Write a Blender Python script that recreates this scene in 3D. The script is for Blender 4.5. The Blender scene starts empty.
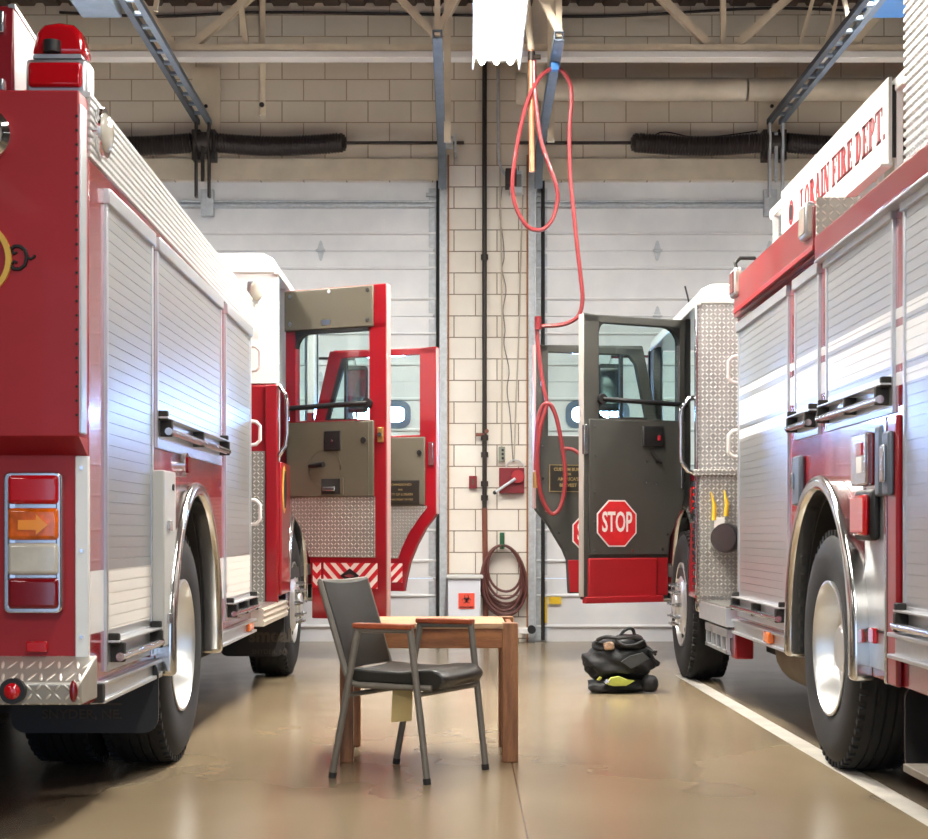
import bpy, bmesh, math, random
from mathutils import Vector, Matrix
random.seed(7)
S = bpy.context.scene
COL = S.collection
PI = math.pi
FPX, CX, HY, CH = 1550.0, 464.0, 533.0, 1.03      # focal length (px), centre column, horizon row, camera height (m)

# ------------------------------------------------------------------ mesh helpers
class MB:
    def __init__(s): s.v = []; s.f = []; s.m = []; s.mi = 0
    def add(s, vs, fs):
        o = len(s.v); s.v += [tuple(p) for p in vs]
        for f in fs: s.f.append([o+i for i in f]); s.m.append(s.mi)
        return s
    def mat(s, i): s.mi = i; return s
    def box(s, x0, x1, y0, y1, z0, z1):
        return s.add([(x0,y0,z0),(x1,y0,z0),(x1,y1,z0),(x0,y1,z0),(x0,y0,z1),(x1,y0,z1),(x1,y1,z1),(x0,y1,z1)],
              [(0,3,2,1),(4,5,6,7),(0,1,5,4),(1,2,6,5),(2,3,7,6),(3,0,4,7)])
    def prism(s, poly, ax, a, b):
        n = len(poly)
        def P(p, d): return {'x':(d,p[0],p[1]),'y':(p[0],d,p[1]),'z':(p[0],p[1],d)}[ax]
        return s.add([P(p,a) for p in poly]+[P(p,b) for p in poly],
              [tuple(range(n)), tuple(range(2*n-1,n-1,-1))]+[(i,(i+1)%n,n+(i+1)%n,n+i) for i in range(n)])
    def strip(s, outer, inner, ax, a, b, closed=False):      # band between two polylines, extruded
        n = len(outer)
        def P(p, d): return {'x':(d,p[0],p[1]),'y':(p[0],d,p[1]),'z':(p[0],p[1],d)}[ax]
        vs = [P(p,a) for p in outer]+[P(p,a) for p in inner]+[P(p,b) for p in outer]+[P(p,b) for p in inner]
        fs = []
        for i in range(n if closed else n-1):
            j = (i+1)%n
            fs += [(i,j,n+j,n+i),(2*n+i,3*n+i,3*n+j,2*n+j),(i,2*n+i,2*n+j,j),(n+i,n+j,3*n+j,3*n+i)]
        if not closed: fs += [(0,n,3*n,2*n),(n-1,3*n-1,4*n-1,2*n-1)]
        return s.add(vs, fs)
    def tube(s, path, r, seg=10, closed=False, sq=False):
        P = [Vector(p) for p in path]; n = len(P)
        rr = r if isinstance(r,(list,tuple)) else [r]*n
        T = []
        for i in range(n):
            a = P[(i-1)%n] if (closed or i>0) else P[i]; b = P[(i+1)%n] if (closed or i<n-1) else P[i]
            T.append((b-a).normalized())
        up = Vector((0,0,1)) if abs(T[0].z)<.9 else Vector((1,0,0))
        N = (up-T[0]*up.dot(T[0])).normalized(); vs = []
        off = PI/4 if sq else 0
        for i in range(n):
            N = (N-T[i]*N.dot(T[i])).normalized(); B = T[i].cross(N)
            for k in range(seg):
                a = 2*PI*k/seg+off; vs.append(P[i]+(N*math.cos(a)+B*math.sin(a))*rr[i])
        fs = []
        for i in range(n if closed else n-1):
            j = (i+1)%n
            for k in range(seg):
                l = (k+1)%seg; fs.append((i*seg+k,i*seg+l,j*seg+l,j*seg+k))
        if not closed: fs += [tuple(range(seg-1,-1,-1)), tuple(range((n-1)*seg,n*seg))]
        return s.add(vs, fs)
    def bar(s, a, b, w): return s.tube([a,b], w*.7071, 4, sq=True)
    def lathe(s, prof, c, ax, seg=32, a0=0, a1=2*PI):
        full = abs(a1-a0-2*PI)<1e-6; n = len(prof); m = seg if full else seg+1
        vs = []
        for k in range(m):
            a = a0+(a1-a0)*k/seg; ca, sa = math.cos(a), math.sin(a)
            for r, h in prof:
                d = {'x':(h,r*ca,r*sa),'y':(r*ca,h,r*sa),'z':(r*ca,r*sa,h)}[ax]
                vs.append((c[0]+d[0],c[1]+d[1],c[2]+d[2]))
        fs = []
        for k in range(seg):
            l = (k+1)%m
            for i in range(n-1): fs.append((k*n+i,l*n+i,l*n+i+1,k*n+i+1))
        return s.add(vs, fs)
    def cyl(s, c, ax, r, h0, h1, seg=20): return s.lathe([(0,h0),(r,h0),(r,h1),(0,h1)], c, ax, seg)
    def ball(s, c, rx, ry, rz, seg=16, rings=10, fn=None):
        vs = []
        for i in range(rings+1):
            t = PI*i/rings
            for k in range(seg):
                a = 2*PI*k/seg; p = Vector((math.sin(t)*math.cos(a),math.sin(t)*math.sin(a),math.cos(t)))
                if fn: p = fn(p)
                vs.append((c[0]+p.x*rx,c[1]+p.y*ry,c[2]+p.z*rz))
        fs = []
        for i in range(rings):
            for k in range(seg):
                l = (k+1)%seg; fs.append((i*seg+k,(i+1)*seg+k,(i+1)*seg+l,i*seg+l))
        return s.add(vs, fs)
    def quad(s, *p): return s.add(p, [tuple(range(len(p)))])
    def xf(s, M):
        s.v = [tuple(M @ Vector(p)) for p in s.v]; return s
    def build(s, name, mat, parent=None, bevel=0, ang=38, keep=False, seg=2):
        me = bpy.data.meshes.new(name)
        if not keep:
            lo = [min(p[i] for p in s.v) for i in range(3)]; hi = [max(p[i] for p in s.v) for i in range(3)]
            o = ((lo[0]+hi[0])/2,(lo[1]+hi[1])/2, lo[2] if parent is None else (lo[2]+hi[2])/2)
        else: o = (0,0,0)
        me.from_pydata([(p[0]-o[0],p[1]-o[1],p[2]-o[2]) for p in s.v], [], s.f)
        bm = bmesh.new(); bm.from_mesh(me)
        for i, f in enumerate(bm.faces): f.material_index = s.m[i]
        bmesh.ops.remove_doubles(bm, verts=bm.verts, dist=1e-6)
        bmesh.ops.recalc_face_normals(bm, faces=bm.faces)
        bm.to_mesh(me); bm.free()
        for m in (mat if isinstance(mat,(list,tuple)) else [mat]): me.materials.append(m)
        me.shade_smooth(); me.set_sharp_from_angle(angle=math.radians(ang))
        ob = bpy.data.objects.new(name, me); COL.objects.link(ob)
        po = ORG[parent] if parent else (0,0,0)
        if parent: ob.parent = parent
        ob.location = (o[0]-po[0],o[1]-po[1],o[2]-po[2]); ORG[ob] = o
        if bevel:
            b = ob.modifiers.new('Bevel','BEVEL'); b.width = bevel; b.segments = seg; b.limit_method = 'ANGLE'; b.angle_limit = math.radians(40)
        return ob
ORG = {}
def empty(name, loc):
    o = bpy.data.objects.new(name, None); COL.objects.link(o); o.location = loc; o.empty_display_size = .2; ORG[o] = tuple(loc); return o
def tag(o, label, cat, group=None):
    o['label'] = label; o['category'] = cat
    if group: o['group'] = group
    return o
def struct(o): o['kind'] = 'structure'; return o
def lab(o, label): o['label'] = label; return o
def text(name, s, h, mat, parent, M, depth=.002, bold=0, align='CENTER', xs=1.0):
    c = bpy.data.curves.new('t','FONT'); c.body = s; c.size = h; c.align_x = align; c.align_y = 'CENTER'; c.extrude = depth; c.offset = bold; c.resolution_u = 3
    o = bpy.data.objects.new('t', c); COL.objects.link(o); bpy.context.view_layer.update()
    me = bpy.data.meshes.new_from_object(o.evaluated_get(bpy.context.evaluated_depsgraph_get()))
    bpy.data.objects.remove(o); bpy.data.curves.remove(c)
    mb = MB(); mb.add([M @ Vector((v.co.x*xs,v.co.y,v.co.z)) for v in me.vertices], [tuple(p.vertices) for p in me.polygons])
    bpy.data.meshes.remove(me)
    return mb.build(name, mat, parent)
def frame(org, xd, up):     # matrix with text x along xd and text y along up
    x = Vector(xd); u = Vector(up); n = x.cross(u)
    return Matrix(((x.x,u.x,n.x,org[0]),(x.y,u.y,n.y,org[1]),(x.z,u.z,n.z,org[2]),(0,0,0,1)))
def arc(cx, cy, rx, ry, a0, a1, n): return [(cx+rx*math.cos(math.radians(a0+(a1-a0)*i/n)), cy+ry*math.sin(math.radians(a0+(a1-a0)*i/n))) for i in range(n+1)]
def rrect(x0, x1, y0, y1, r, n=4):
    return arc(x1-r,y1-r,r,r,0,90,n)+arc(x0+r,y1-r,r,r,90,180,n)+arc(x0+r,y0+r,r,r,180,270,n)+arc(x1-r,y0+r,r,r,270,360,n)
def spline(pts, n=8):
    P = [Vector(p) for p in pts]; out = []
    for i in range(len(P)-1):
        a, b, c, d = P[max(i-1,0)], P[i], P[i+1], P[min(i+2,len(P)-1)]
        for k in range(n):
            t = k/n; out.append(.5*((2*b)+(c-a)*t+(2*a-5*b+4*c-d)*t*t+(3*b-a-3*c+d)*t**3))
    out.append(P[-1]); return out
def at(x, y, Y):            # the point at distance Y that the photograph shows in pixel x, y
    return Vector(((x-CX)*Y/FPX, Y, CH+(HY-y)*Y/FPX))

# ------------------------------------------------------------------ materials
def lin(c): return tuple(((v/255+.055)/1.055)**2.4 if v/255 > .04045 else v/255/12.92 for v in c)+(1,)
def nt(name):
    m = bpy.data.materials.new(name); m.use_nodes = True; t = m.node_tree
    return m, t, t.nodes['Principled BSDF']
def N(t, ty, **kw):
    n = t.nodes.new(ty)
    for k, v in kw.items(): setattr(n, k, v)
    return n
def math_(t, op, a, b=None, c=None):
    n = N(t,'ShaderNodeMath',operation=op)
    for i, v in enumerate((a,b,c)):
        if v is None: continue
        if isinstance(v,(int,float)): n.inputs[i].default_value = v
        else: t.links.new(v, n.inputs[i])
    return n.outputs[0]
def mixc(t, fac, a, b):
    n = N(t,'ShaderNodeMix',data_type='RGBA')
    for i, v in ((0,fac),(6,a),(7,b)):
        if isinstance(v,(int,float,tuple)): n.inputs[i].default_value = v
        else: t.links.new(v, n.inputs[i])
    return n.outputs[2]
def objco(t):
    n = N(t,'ShaderNodeTexCoord'); s = N(t,'ShaderNodeSeparateXYZ'); t.links.new(n.outputs['Object'], s.inputs[0])
    return n.outputs['Object'], s.outputs
def worldpos(t):
    n = N(t,'ShaderNodeNewGeometry'); s = N(t,'ShaderNodeSeparateXYZ'); t.links.new(n.outputs['Position'], s.inputs[0])
    return n.outputs['Position'], s.outputs
def noise(t, vec, scale, detail=3, rough=.55, sc=None):
    n = N(t,'ShaderNodeTexNoise'); n.inputs['Scale'].default_value = scale; n.inputs['Detail'].default_value = detail; n.inputs['Roughness'].default_value = rough
    if sc:
        m = N(t,'ShaderNodeMapping'); m.inputs['Scale'].default_value = sc; t.links.new(vec, m.inputs[0]); vec = m.outputs[0]
    t.links.new(vec, n.inputs['Vector']); return n.outputs['Fac']
def ramp(t, fac, stops):
    n = N(t,'ShaderNodeValToRGB'); e = n.color_ramp.elements
    while len(e) < len(stops): e.new(.5)
    for i, (p, c) in enumerate(stops): e[i].position = p; e[i].color = c
    t.links.new(fac, n.inputs[0]); return n.outputs[0]
def bump(t, b, h, strength, dist):
    n = N(t,'ShaderNodeBump'); n.inputs['Strength'].default_value = strength; n.inputs['Distance'].default_value = dist
    t.links.new(h, n.inputs['Height']); t.links.new(n.outputs[0], b.inputs['Normal'])
def mat(name, c, rough=.5, metal=0, coat=0, var=0, vs=6, spec=None, bmp=0, bs=60, ior=None):
    m, t, b = nt(name); col = lin(c)
    b.inputs['Base Color'].default_value = col; b.inputs['Roughness'].default_value = rough; b.inputs['Metallic'].default_value = metal
    b.inputs['Coat Weight'].default_value = coat; b.inputs['Coat Roughness'].default_value = .04
    if spec is not None: b.inputs['Specular IOR Level'].default_value = spec
    if var or bmp: vec, _ = objco(t)
    if var:
        f = noise(t, vec, vs, 4)
        t.links.new(ramp(t, f, [(.3, tuple(v*(1-var) for v in col[:3])+(1,)), (.7, tuple(min(1,v*(1+var)) for v in col[:3])+(1,))]), b.inputs['Base Color'])
    if bmp: bump(t, b, noise(t, vec, bs, 2), bmp, .003)
    return m
RED = (140,15,27)
M_red = mat('red_paint', RED, .28, 0, .6, .04, 2)
M_redflat = mat('dull_red_paint', (156,20,28), .5, 0, .05, .06, 3)
M_white = mat('white_paint', (232,232,228), .3, 0, .4, .02)
M_alu = mat('brushed_aluminium', (200,202,204), .34, .75, 0, .04, 20)
M_chrome = mat('chrome', (225,225,225), .08, 1)
M_steel = mat('polished_steel', (205,206,210), .16, .95, 0, .05, 5)
M_galv = mat('galvanised_steel', (192,196,198), .5, .3, 0, .12, 25)
M_black = mat('black_rubber', (28,28,29), .75, 0, 0, .15, 8, bmp=.2)
M_plastic = mat('black_plastic', (25,24,24), .5)
M_rim = mat('satin_aluminium_rim', (222,222,220), .3, .75, 0, .03, 6)
M_dark = mat('dark_grey_chassis', (38,36,34), .8, 0, 0, .3, 6)
M_olive = mat('olive_door_trim', (90,84,70), .5, 0, 0, .05, 3, bmp=.08, bs=200)
M_char = mat('charcoal_door_trim', (60,59,54), .6, 0, 0, .08, 4, bmp=.15, bs=250)
M_interior = mat('cab_interior_grey', (52,50,46), .7)
M_bluegrey = mat('blue_grey_steel', (108,118,128), .4, .4, 0, .12, 9)
M_cream = mat('cream_painted_steel', (206,190,164), .5, 0, 0, .12, 5)
M_spring = mat('dark_oiled_spring_steel', (44,36,34), .5, .3, 0, .2, 12)
M_darkpipe = mat('dark_iron_pipe', (50,42,36), .5, .3, 0, .2, 9)
M_rust = mat('brown_painted_pipe', (112,62,46), .5, 0, 0, .15, 9)
M_copper = mat('copper_pipe', (206,132,98), .35, .35, 0, .12, 12)
M_hose = mat('red_air_hose', (132,46,48), .4, 0, .1, .05, 8)
M_brownhose = mat('brown_red_hose', (98,56,50), .5, 0, 0, .1, 10)
M_lensred = mat('red_lens', (190,12,24), .12, 0, .8)
M_lensdark = mat('dark_red_lens', (120,8,20), .1, 0, .8)
M_lensamber = mat('amber_lens', (214,96,14), .12, 0, .8, .45, 14)
M_lensclear = mat('clear_lens', (196,190,176), .1, 0, .8, .12, 12)
M_amber = mat('amber_marker', (226,110,30), .2, 0, .6)
M_vinyl = mat('charcoal_vinyl', (38,37,33), .38, 0, .1, .05, 3, bmp=.12, bs=220)
M_chairframe = mat('grey_brown_steel_frame', (122,116,106), .45, .25, 0, .08, 20)
M_paper = mat('yellowed_paper', (186,164,110), .8, 0, 0, .08, 8)
M_brassy = mat('brass', (190,150,90), .3, .8)
M_green = mat('green_bracket', (24,84,50), .5)
M_bin = mat('white_bin', (226,228,236), .4)
M_orange = mat('orange_sticker', (240,86,62), .6)
M_ink = mat('black_ink', (24,20,20), .6)
M_boxred = mat('red_wall_box', (118,20,28), .45)
M_discred = mat('bright_red_disc', (164,36,42), .4)
M_duct = mat('cream_pipe_wrap', (196,184,164), .6, 0, 0, .12, 4)
M_wood_tan = mat('tan_header_board', (206,192,168), .7, 0, 0, .12, 3)
M_bagblack = mat('black_nylon', (24,25,27), .7, 0, 0, .25, 14, bmp=.5, bs=90)
M_bagflap = mat('dark_grey_canvas', (52,54,54), .8, 0, 0, .15, 14)
M_lime = mat('lime_reflective', (182,188,84), .5, 0, 0, .15, 20)
M_tancloth = mat('tan_leather', (176,146,120), .7)
M_yellow = mat('yellow_sticker', (236,196,44), .6)
M_strap = mat('yellow_strap', (232,186,52), .5)
M_stopred = mat('stop_red', (206,36,42), .4, 0, .1, .1, 18)
M_offwhite = mat('white_lettering', (236,232,226), .5)
M_goldtext = mat('gold_lettering', (150,128,84), .5)
M_greytext = mat('worn_grey_lettering', (74,66,58), .8)
M_plaque = mat('black_plaque', (40,37,33), .4)
M_gold = mat('gold_leaf', (226,178,78), .35, .3)
M_signred = mat('sign_red_lettering', (140,16,26), .5)
M_frost = mat('frame_grey_blue', (96,112,132), .5)
M_tan = mat('tan_orange_hose', (206,140,76), .5)
M_blue = mat('blue_clip', (48,112,176), .4)
M_edge = mat('pale_edge_seal', (196,160,154), .4, .2)
M_ceil = mat('rusty_roof_deck', (80,66,58), .85, 0, 0, .2, 3)
M_plain = mat('painted_side_wall', (120,114,104), .8, 0, 0, .06, 2)

def emis(name, c, s):
    m, t, b = nt(name); b.inputs['Emission Color'].default_value = lin(c); b.inputs['Emission Strength'].default_value = s; b.inputs['Base Color'].default_value = lin(c); return m
M_tube = emis('lit_fluorescent_lamp', (255,249,240), 170.0)
M_day = emis('daylit_pane', (150,190,255), 135.0)
M_ledred = mat('red_indicator', (190,30,44), .2, 0, .6)

def glass():
    m, t, b = nt('tinted_glass'); t.nodes.remove(b)
    tr = N(t,'ShaderNodeBsdfTransparent'); tr.inputs[0].default_value = (.86,.94,.93,1)
    gl = N(t,'ShaderNodeBsdfGlossy'); gl.inputs['Roughness'].default_value = .02
    fr = N(t,'ShaderNodeFresnel'); fr.inputs[0].default_value = 1.45
    mx = N(t,'ShaderNodeMixShader'); t.links.new(fr.outputs[0], mx.inputs[0]); t.links.new(tr.outputs[0], mx.inputs[1]); t.links.new(gl.outputs[0], mx.inputs[2])
    t.links.new(mx.outputs[0], t.nodes['Material Output'].inputs[0]); return m
M_glass = glass()

def diamond(name, axes, p=.034, c=(196,194,188), rough=.3, metal=.8):
    m, t, b = nt(name); vec, o = objco(t); i = {'x':0,'y':1,'z':2}
    a = math_(t,'DIVIDE',o[i[axes[0]]],p); d = math_(t,'DIVIDE',o[i[axes[1]]],p)
    par = math_(t,'FLOORED_MODULO', math_(t,'ADD',math_(t,'FLOOR',a),math_(t,'FLOOR',d)), 2.0)
    sg = math_(t,'SUBTRACT',1.0,math_(t,'MULTIPLY',par,2.0))
    fa = math_(t,'SUBTRACT',math_(t,'FRACT',a),.5); fd = math_(t,'MULTIPLY',sg,math_(t,'SUBTRACT',math_(t,'FRACT',d),.5))
    r1 = math_(t,'DIVIDE',math_(t,'ADD',fa,fd),.66); r2 = math_(t,'DIVIDE',math_(t,'SUBTRACT',fa,fd),.22)
    q = math_(t,'ADD',math_(t,'MULTIPLY',r1,r1),math_(t,'MULTIPLY',r2,r2))
    h = math_(t,'MAXIMUM',math_(t,'SUBTRACT',1.0,q),0.0)
    b.inputs['Metallic'].default_value = metal; b.inputs['Roughness'].default_value = rough
    f = noise(t, vec, 7, 3); cc = lin(c)
    base = ramp(t, f, [(.3,tuple(v*.55 for v in cc[:3])+(1,)),(.7,tuple(v*.68 for v in cc[:3])+(1,))])
    t.links.new(mixc(t, math_(t,'MINIMUM',math_(t,'MULTIPLY',h,1.6),1.0), base, tuple(min(1,v*1.25) for v in cc[:3])+(1,)), b.inputs['Base Color'])
    bump(t, b, h, .8, .004); return m
M_dxz = diamond('diamond_plate', 'xz', .026, (196,192,184), .4, .5); M_dxzw = diamond('bright_diamond_plate', 'xz', .028, (214,212,208), .42, .5)
M_dyz = diamond('side_diamond_plate', 'yz'); M_dbig = diamond('large_diamond_plate', 'xz', .031, (214,208,196), .4, .55)
M_dxy = diamond('tread_diamond_plate', 'xy', .045)

def band_mat(name, c, rough, metal, bands, bc, coat=0, reds=()):
    """paint or metal with horizontal stripes applied at given heights"""
    m, t, b = nt(name); vec, o = worldpos(t); f = None
    for z0, z1 in bands:
        g = math_(t,'MULTIPLY',math_(t,'GREATER_THAN',o[2],z0),math_(t,'LESS_THAN',o[2],z1))
        f = g if f is None else math_(t,'MAXIMUM',f,g)
    t.links.new(mixc(t, f, lin(c), lin(bc)), b.inputs['Base Color'])
    t.links.new(math_(t,'MULTIPLY',math_(t,'SUBTRACT',1.0,f),metal), b.inputs['Metallic'])
    b.inputs['Roughness'].default_value = rough; b.inputs['Coat Weight'].default_value = coat; b.inputs['Coat Roughness'].default_value = .04
    return m
LB = [(.685,.90)]
RB = [(1.58,1.63),(1.66,1.80),(1.83,1.87)]
M_redL = band_mat('red_paint_with_low_white_stripe', RED, .22, 0, LB, (228,226,222), .7)
M_slatL = band_mat('roller_slats_with_low_white_stripe', (186,187,186), .32, .72, LB, (230,226,218))
M_redR = band_mat('red_paint_with_white_stripes', RED, .22, 0, RB, (228,226,222), .7)
M_slatR = band_mat('roller_slats_with_white_stripes', (190,191,191), .32, .72, RB, (236,236,234))

def block_wall():
    m, t, b = nt('painted_concrete_block'); vec, o = worldpos(t)
    cb = N(t,'ShaderNodeCombineXYZ')
    t.links.new(math_(t,'SUBTRACT',o[0],.1087-40.64), cb.inputs[0]); t.links.new(math_(t,'SUBTRACT',o[2],.0338-4.064), cb.inputs[1])
    br = N(t,'ShaderNodeTexBrick'); br.offset = .5; br.offset_frequency = 2; br.squash = 1
    t.links.new(cb.outputs[0], br.inputs['Vector'])
    for k, v in (('Scale',1.0),('Mortar Size',.0055),('Mortar Smooth',.2),('Bias',0.0),('Brick Width',.4064),('Row Height',.2032)): br.inputs[k].default_value = v
    br.inputs['Color1'].default_value = lin((233,226,214)); br.inputs['Color2'].default_value = lin((226,218,204)); br.inputs['Mortar'].default_value = lin((132,116,98))
    f = noise(t, vec, 1.3, 5, .6); g = noise(t, vec, 30, 3)
    paint = mixc(t, math_(t,'GREATER_THAN',o[2],4.5014), br.outputs['Color'], mixc(t, .45, br.outputs['Color'], lin((176,156,124))))  # upper blocks tanner, with the dimness above the lamps painted in
    c = mixc(t, math_(t,'MULTIPLY',math_(t,'MAXIMUM',math_(t,'SUBTRACT',f,.42),0.0),.8), paint, lin((170,150,120)))
    t.links.new(c, b.inputs['Base Color']); b.inputs['Roughness'].default_value = .75
    h = math_(t,'ADD',math_(t,'MULTIPLY',br.outputs['Fac'],-1.0),math_(t,'MULTIPLY',g,.25)); bump(t, b, h, .6, .006); return m
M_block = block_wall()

def floor_mat():
    m, t, b = nt('polished_concrete'); vec, o = worldpos(t)
    f = noise(t, vec, .8, 2, .5, (1,.6,1)); g = noise(t, vec, 3.2, 3, .5)
    c = ramp(t, f, [(.25,lin((126,109,85))),(.5,lin((144,127,101))),(.75,lin((158,141,114)))])
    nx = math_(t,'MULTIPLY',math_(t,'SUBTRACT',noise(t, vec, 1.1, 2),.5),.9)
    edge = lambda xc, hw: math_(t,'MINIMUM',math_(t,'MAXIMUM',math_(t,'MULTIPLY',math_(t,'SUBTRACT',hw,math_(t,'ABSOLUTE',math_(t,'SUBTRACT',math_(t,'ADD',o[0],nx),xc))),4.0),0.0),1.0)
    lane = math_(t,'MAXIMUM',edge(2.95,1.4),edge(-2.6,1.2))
    c = mixc(t, math_(t,'MULTIPLY',lane,.72), c, lin((84,78,72)))          # oil and tyre dirt, with the shade under the trucks painted in
    j = math_(t,'LESS_THAN',math_(t,'ABSOLUTE',math_(t,'SUBTRACT',o[0],.215)),.0035)
    j2 = math_(t,'LESS_THAN',math_(t,'ABSOLUTE',math_(t,'SUBTRACT',o[1],9.36)),.004)
    jj = math_(t,'MAXIMUM',j,j2)
    c = mixc(t, math_(t,'MULTIPLY',jj,.75), c, lin((84,64,50)))
    t.links.new(c, b.inputs['Base Color'])
    r = math_(t,'ADD',.19,math_(t,'MULTIPLY',g,.06)); t.links.new(r, b.inputs['Roughness'])
    b.inputs['Specular IOR Level'].default_value = .6
    bump(t, b, noise(t, vec, 3, 1), .05, .01); return m
M_floor = floor_mat()

def wood(name, c1, c2, ax, rough=.45):
    m, t, b = nt(name); vec, o = objco(t)
    sc = {'x':(1.6,16,16),'y':(16,1.6,16),'z':(16,16,1.6)}[ax]
    f = noise(t, vec, 2.2, 6, .65, sc); g = noise(t, vec, 9, 3, .6, sc)
    c = ramp(t, f, [(.3,lin(c1)),(.7,lin(c2))]); c = mixc(t, math_(t,'MULTIPLY',math_(t,'GREATER_THAN',g,.6),.35), c, lin(tuple(v*.6 for v in c1)))
    t.links.new(c, b.inputs['Base Color']); b.inputs['Roughness'].default_value = rough; bump(t, b, f, .15, .003); return m
M_wood_h = wood('oak_apron', (112,62,26), (186,122,66), 'x'); M_wood_v = wood('oak_post', (112,68,36), (176,120,74), 'z'); M_wood_top = wood('oak_top', (168,124,84), (214,178,138), 'x')
M_armwood = wood('reddish_arm_wood', (136,62,34), (176,88,52), 'x', .35)

def chevron():
    m, t, b = nt('red_white_chevrons'); vec, o = objco(t)
    ax = math_(t,'ABSOLUTE',o[0]); v = math_(t,'FRACT',math_(t,'DIVIDE',math_(t,'ADD',math_(t,'SUBTRACT',ax,o[2]),10.0),.085))
    t.links.new(mixc(t, math_(t,'LESS_THAN',v,.5), lin((190,30,40)), lin((228,214,206))), b.inputs['Base Color']); b.inputs['Roughness'].default_value = .35; return m
M_chev = chevron()
def sectional():
    m, t, b = nt('white_steel_door'); vec, o = objco(t)
    f = noise(t, vec, 3, 4)
    t.links.new(ramp(t, f, [(.3,lin((222,222,222))),(.7,lin((234,233,231)))]), b.inputs['Base Color']); b.inputs['Roughness'].default_value = .4; return m
M_sect = sectional()
# ------------------------------------------------------------------ the room
YW = 14.65                    # face of the far wall
XL, XR, YR, ZC = -9.0, 9.5, -9.0, 6.01
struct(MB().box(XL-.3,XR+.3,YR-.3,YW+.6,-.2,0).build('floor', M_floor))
# roof deck: corrugated sheet
prof = []
x = XL
while x < XR: prof += [(x,ZC),(x+.14,ZC),(x+.16,ZC+.03),(x+.22,ZC+.03)]; x += .24
top = [(p[0],ZC+.12) for p in prof]
struct(MB().strip(prof, top, 'y', YR-.3, YW+.3).build('ceiling', M_ceil))
D1X0, D1X1, D2X0, D2X1, DZ = -4.63, -.215, .665, 5.07, 4.36
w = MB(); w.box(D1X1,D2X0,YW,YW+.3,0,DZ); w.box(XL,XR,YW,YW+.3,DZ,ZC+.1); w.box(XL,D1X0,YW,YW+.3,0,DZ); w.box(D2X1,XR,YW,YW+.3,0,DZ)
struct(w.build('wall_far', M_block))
struct(MB().box(XL-.3,XL,YR,YW+.3,0,ZC+.1).build('wall_left', M_plain)); struct(MB().box(XR,XR+.3,YR,YW+.3,0,ZC+.1).build('wall_right', M_plain))
w = MB()                      # rear wall behind the camera with its two open bays
for a, b in ((XL,-5.3),(-.35,.6),(5.6,XR)): w.box(a,b,YR-.3,YR,0,4.4)
w.box(XL,XR,YR-.3,YR,4.4,ZC+.1)
struct(w.build('wall_rear', M_plain))

def overhead_door(name, x0, x1, wins):
    root = empty(name, ((x0+x1)/2, YW+.1, 0)); struct(root)
    y = YW+.07; P = .6216; z0 = -.02
    for k in range(7):
        a, b = z0+k*P, z0+(k+1)*P
        if k == 6: b = DZ+.02
        f = MB()
        hs = sorted(q for q in wins if k == 3)
        if hs:               # a section with windows: build round the openings
            xs = [x0]
            for q in hs: xs += [q[0], q[1]]
            xs.append(x1)
            for i in range(0,len(xs),2): f.box(xs[i],xs[i+1],y,y+.05,a,b-.004)
            for q in hs: f.box(q[0],q[1],y,y+.05,a,q[2]); f.box(q[0],q[1],y,y+.05,q[3],b-.004)
        else: f.box(x0,x1,y,y+.05,a,b-.004)
        for dz in (.165, P-.165):              # pressed ribs of the section
            f.prism([(y,a+dz-.016),(y-.02,a+dz-.008),(y-.02,a+dz+.008),(y,a+dz+.016)], 'x', x0, x1)
        f.build('door_section', M_sect, root, .002)
        for q in hs:
            wf = MB().strip(rrect(q[0]-.05,q[1]+.05,q[2]-.05,q[3]+.05,.09), rrect(q[0]+.01,q[1]-.01,q[2]+.01,q[3]-.01,.05), 'y', y-.025, y+.055, True).build('window_frame', M_frost, root)
            MB().box(q[0]-.01,q[1]+.01,y+.03,y+.04,q[2]-.01,q[3]+.01).build('pane', M_day, wf)
    return root, y
d1, dy = overhead_door('door_1', D1X0-.1, D1X1+.12, [(-1.06,-.555,2.075,2.235),(-2.5,-2.0,2.075,2.235),(-3.95,-3.45,2.075,2.235)])
d2, _ = overhead_door('door_2', D2X0-.12, D2X1+.1, [(1.015,1.52,2.075,2.235),(2.45,2.95,2.075,2.235),(3.9,4.4,2.075,2.235)])
def hinge(x, z, par, y=dy):
    f = MB()
    f.prism([(x-.036,z),(x-.012,z+.085),(x,z+.098),(x+.012,z+.085),(x+.036,z),(x+.012,z-.085),(x,z-.098),(x-.012,z-.085)], 'y', y-.014, y); f.box(x-.02,x+.02,y-.026,y-.01,z-.03,z+.03); f.tube([(x-.045,y-.025,z),(x+.045,y-.025,z)],.012,8)
    f.build('hinge', M_galv, par)
def stile(x0, x1, par):
    f = MB()
    for k in range(7): f.box(x0,x1,dy-.012,dy+.001,-.02+k*.6216+.03,-.02+(k+1)*.6216-.03)
    f.build('end_stile', M_galv, par)
stile(-.335,-.225,d1); stile(.68,.79,d2)
for k in range(1,7):
    z = -.02+k*.6216
    for xx in (-.25,-1.36,-2.43,-3.5): hinge(xx, z, d1)
    for xx in (.70,1.835,2.9,4.0): hinge(xx, z, d2)
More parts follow.
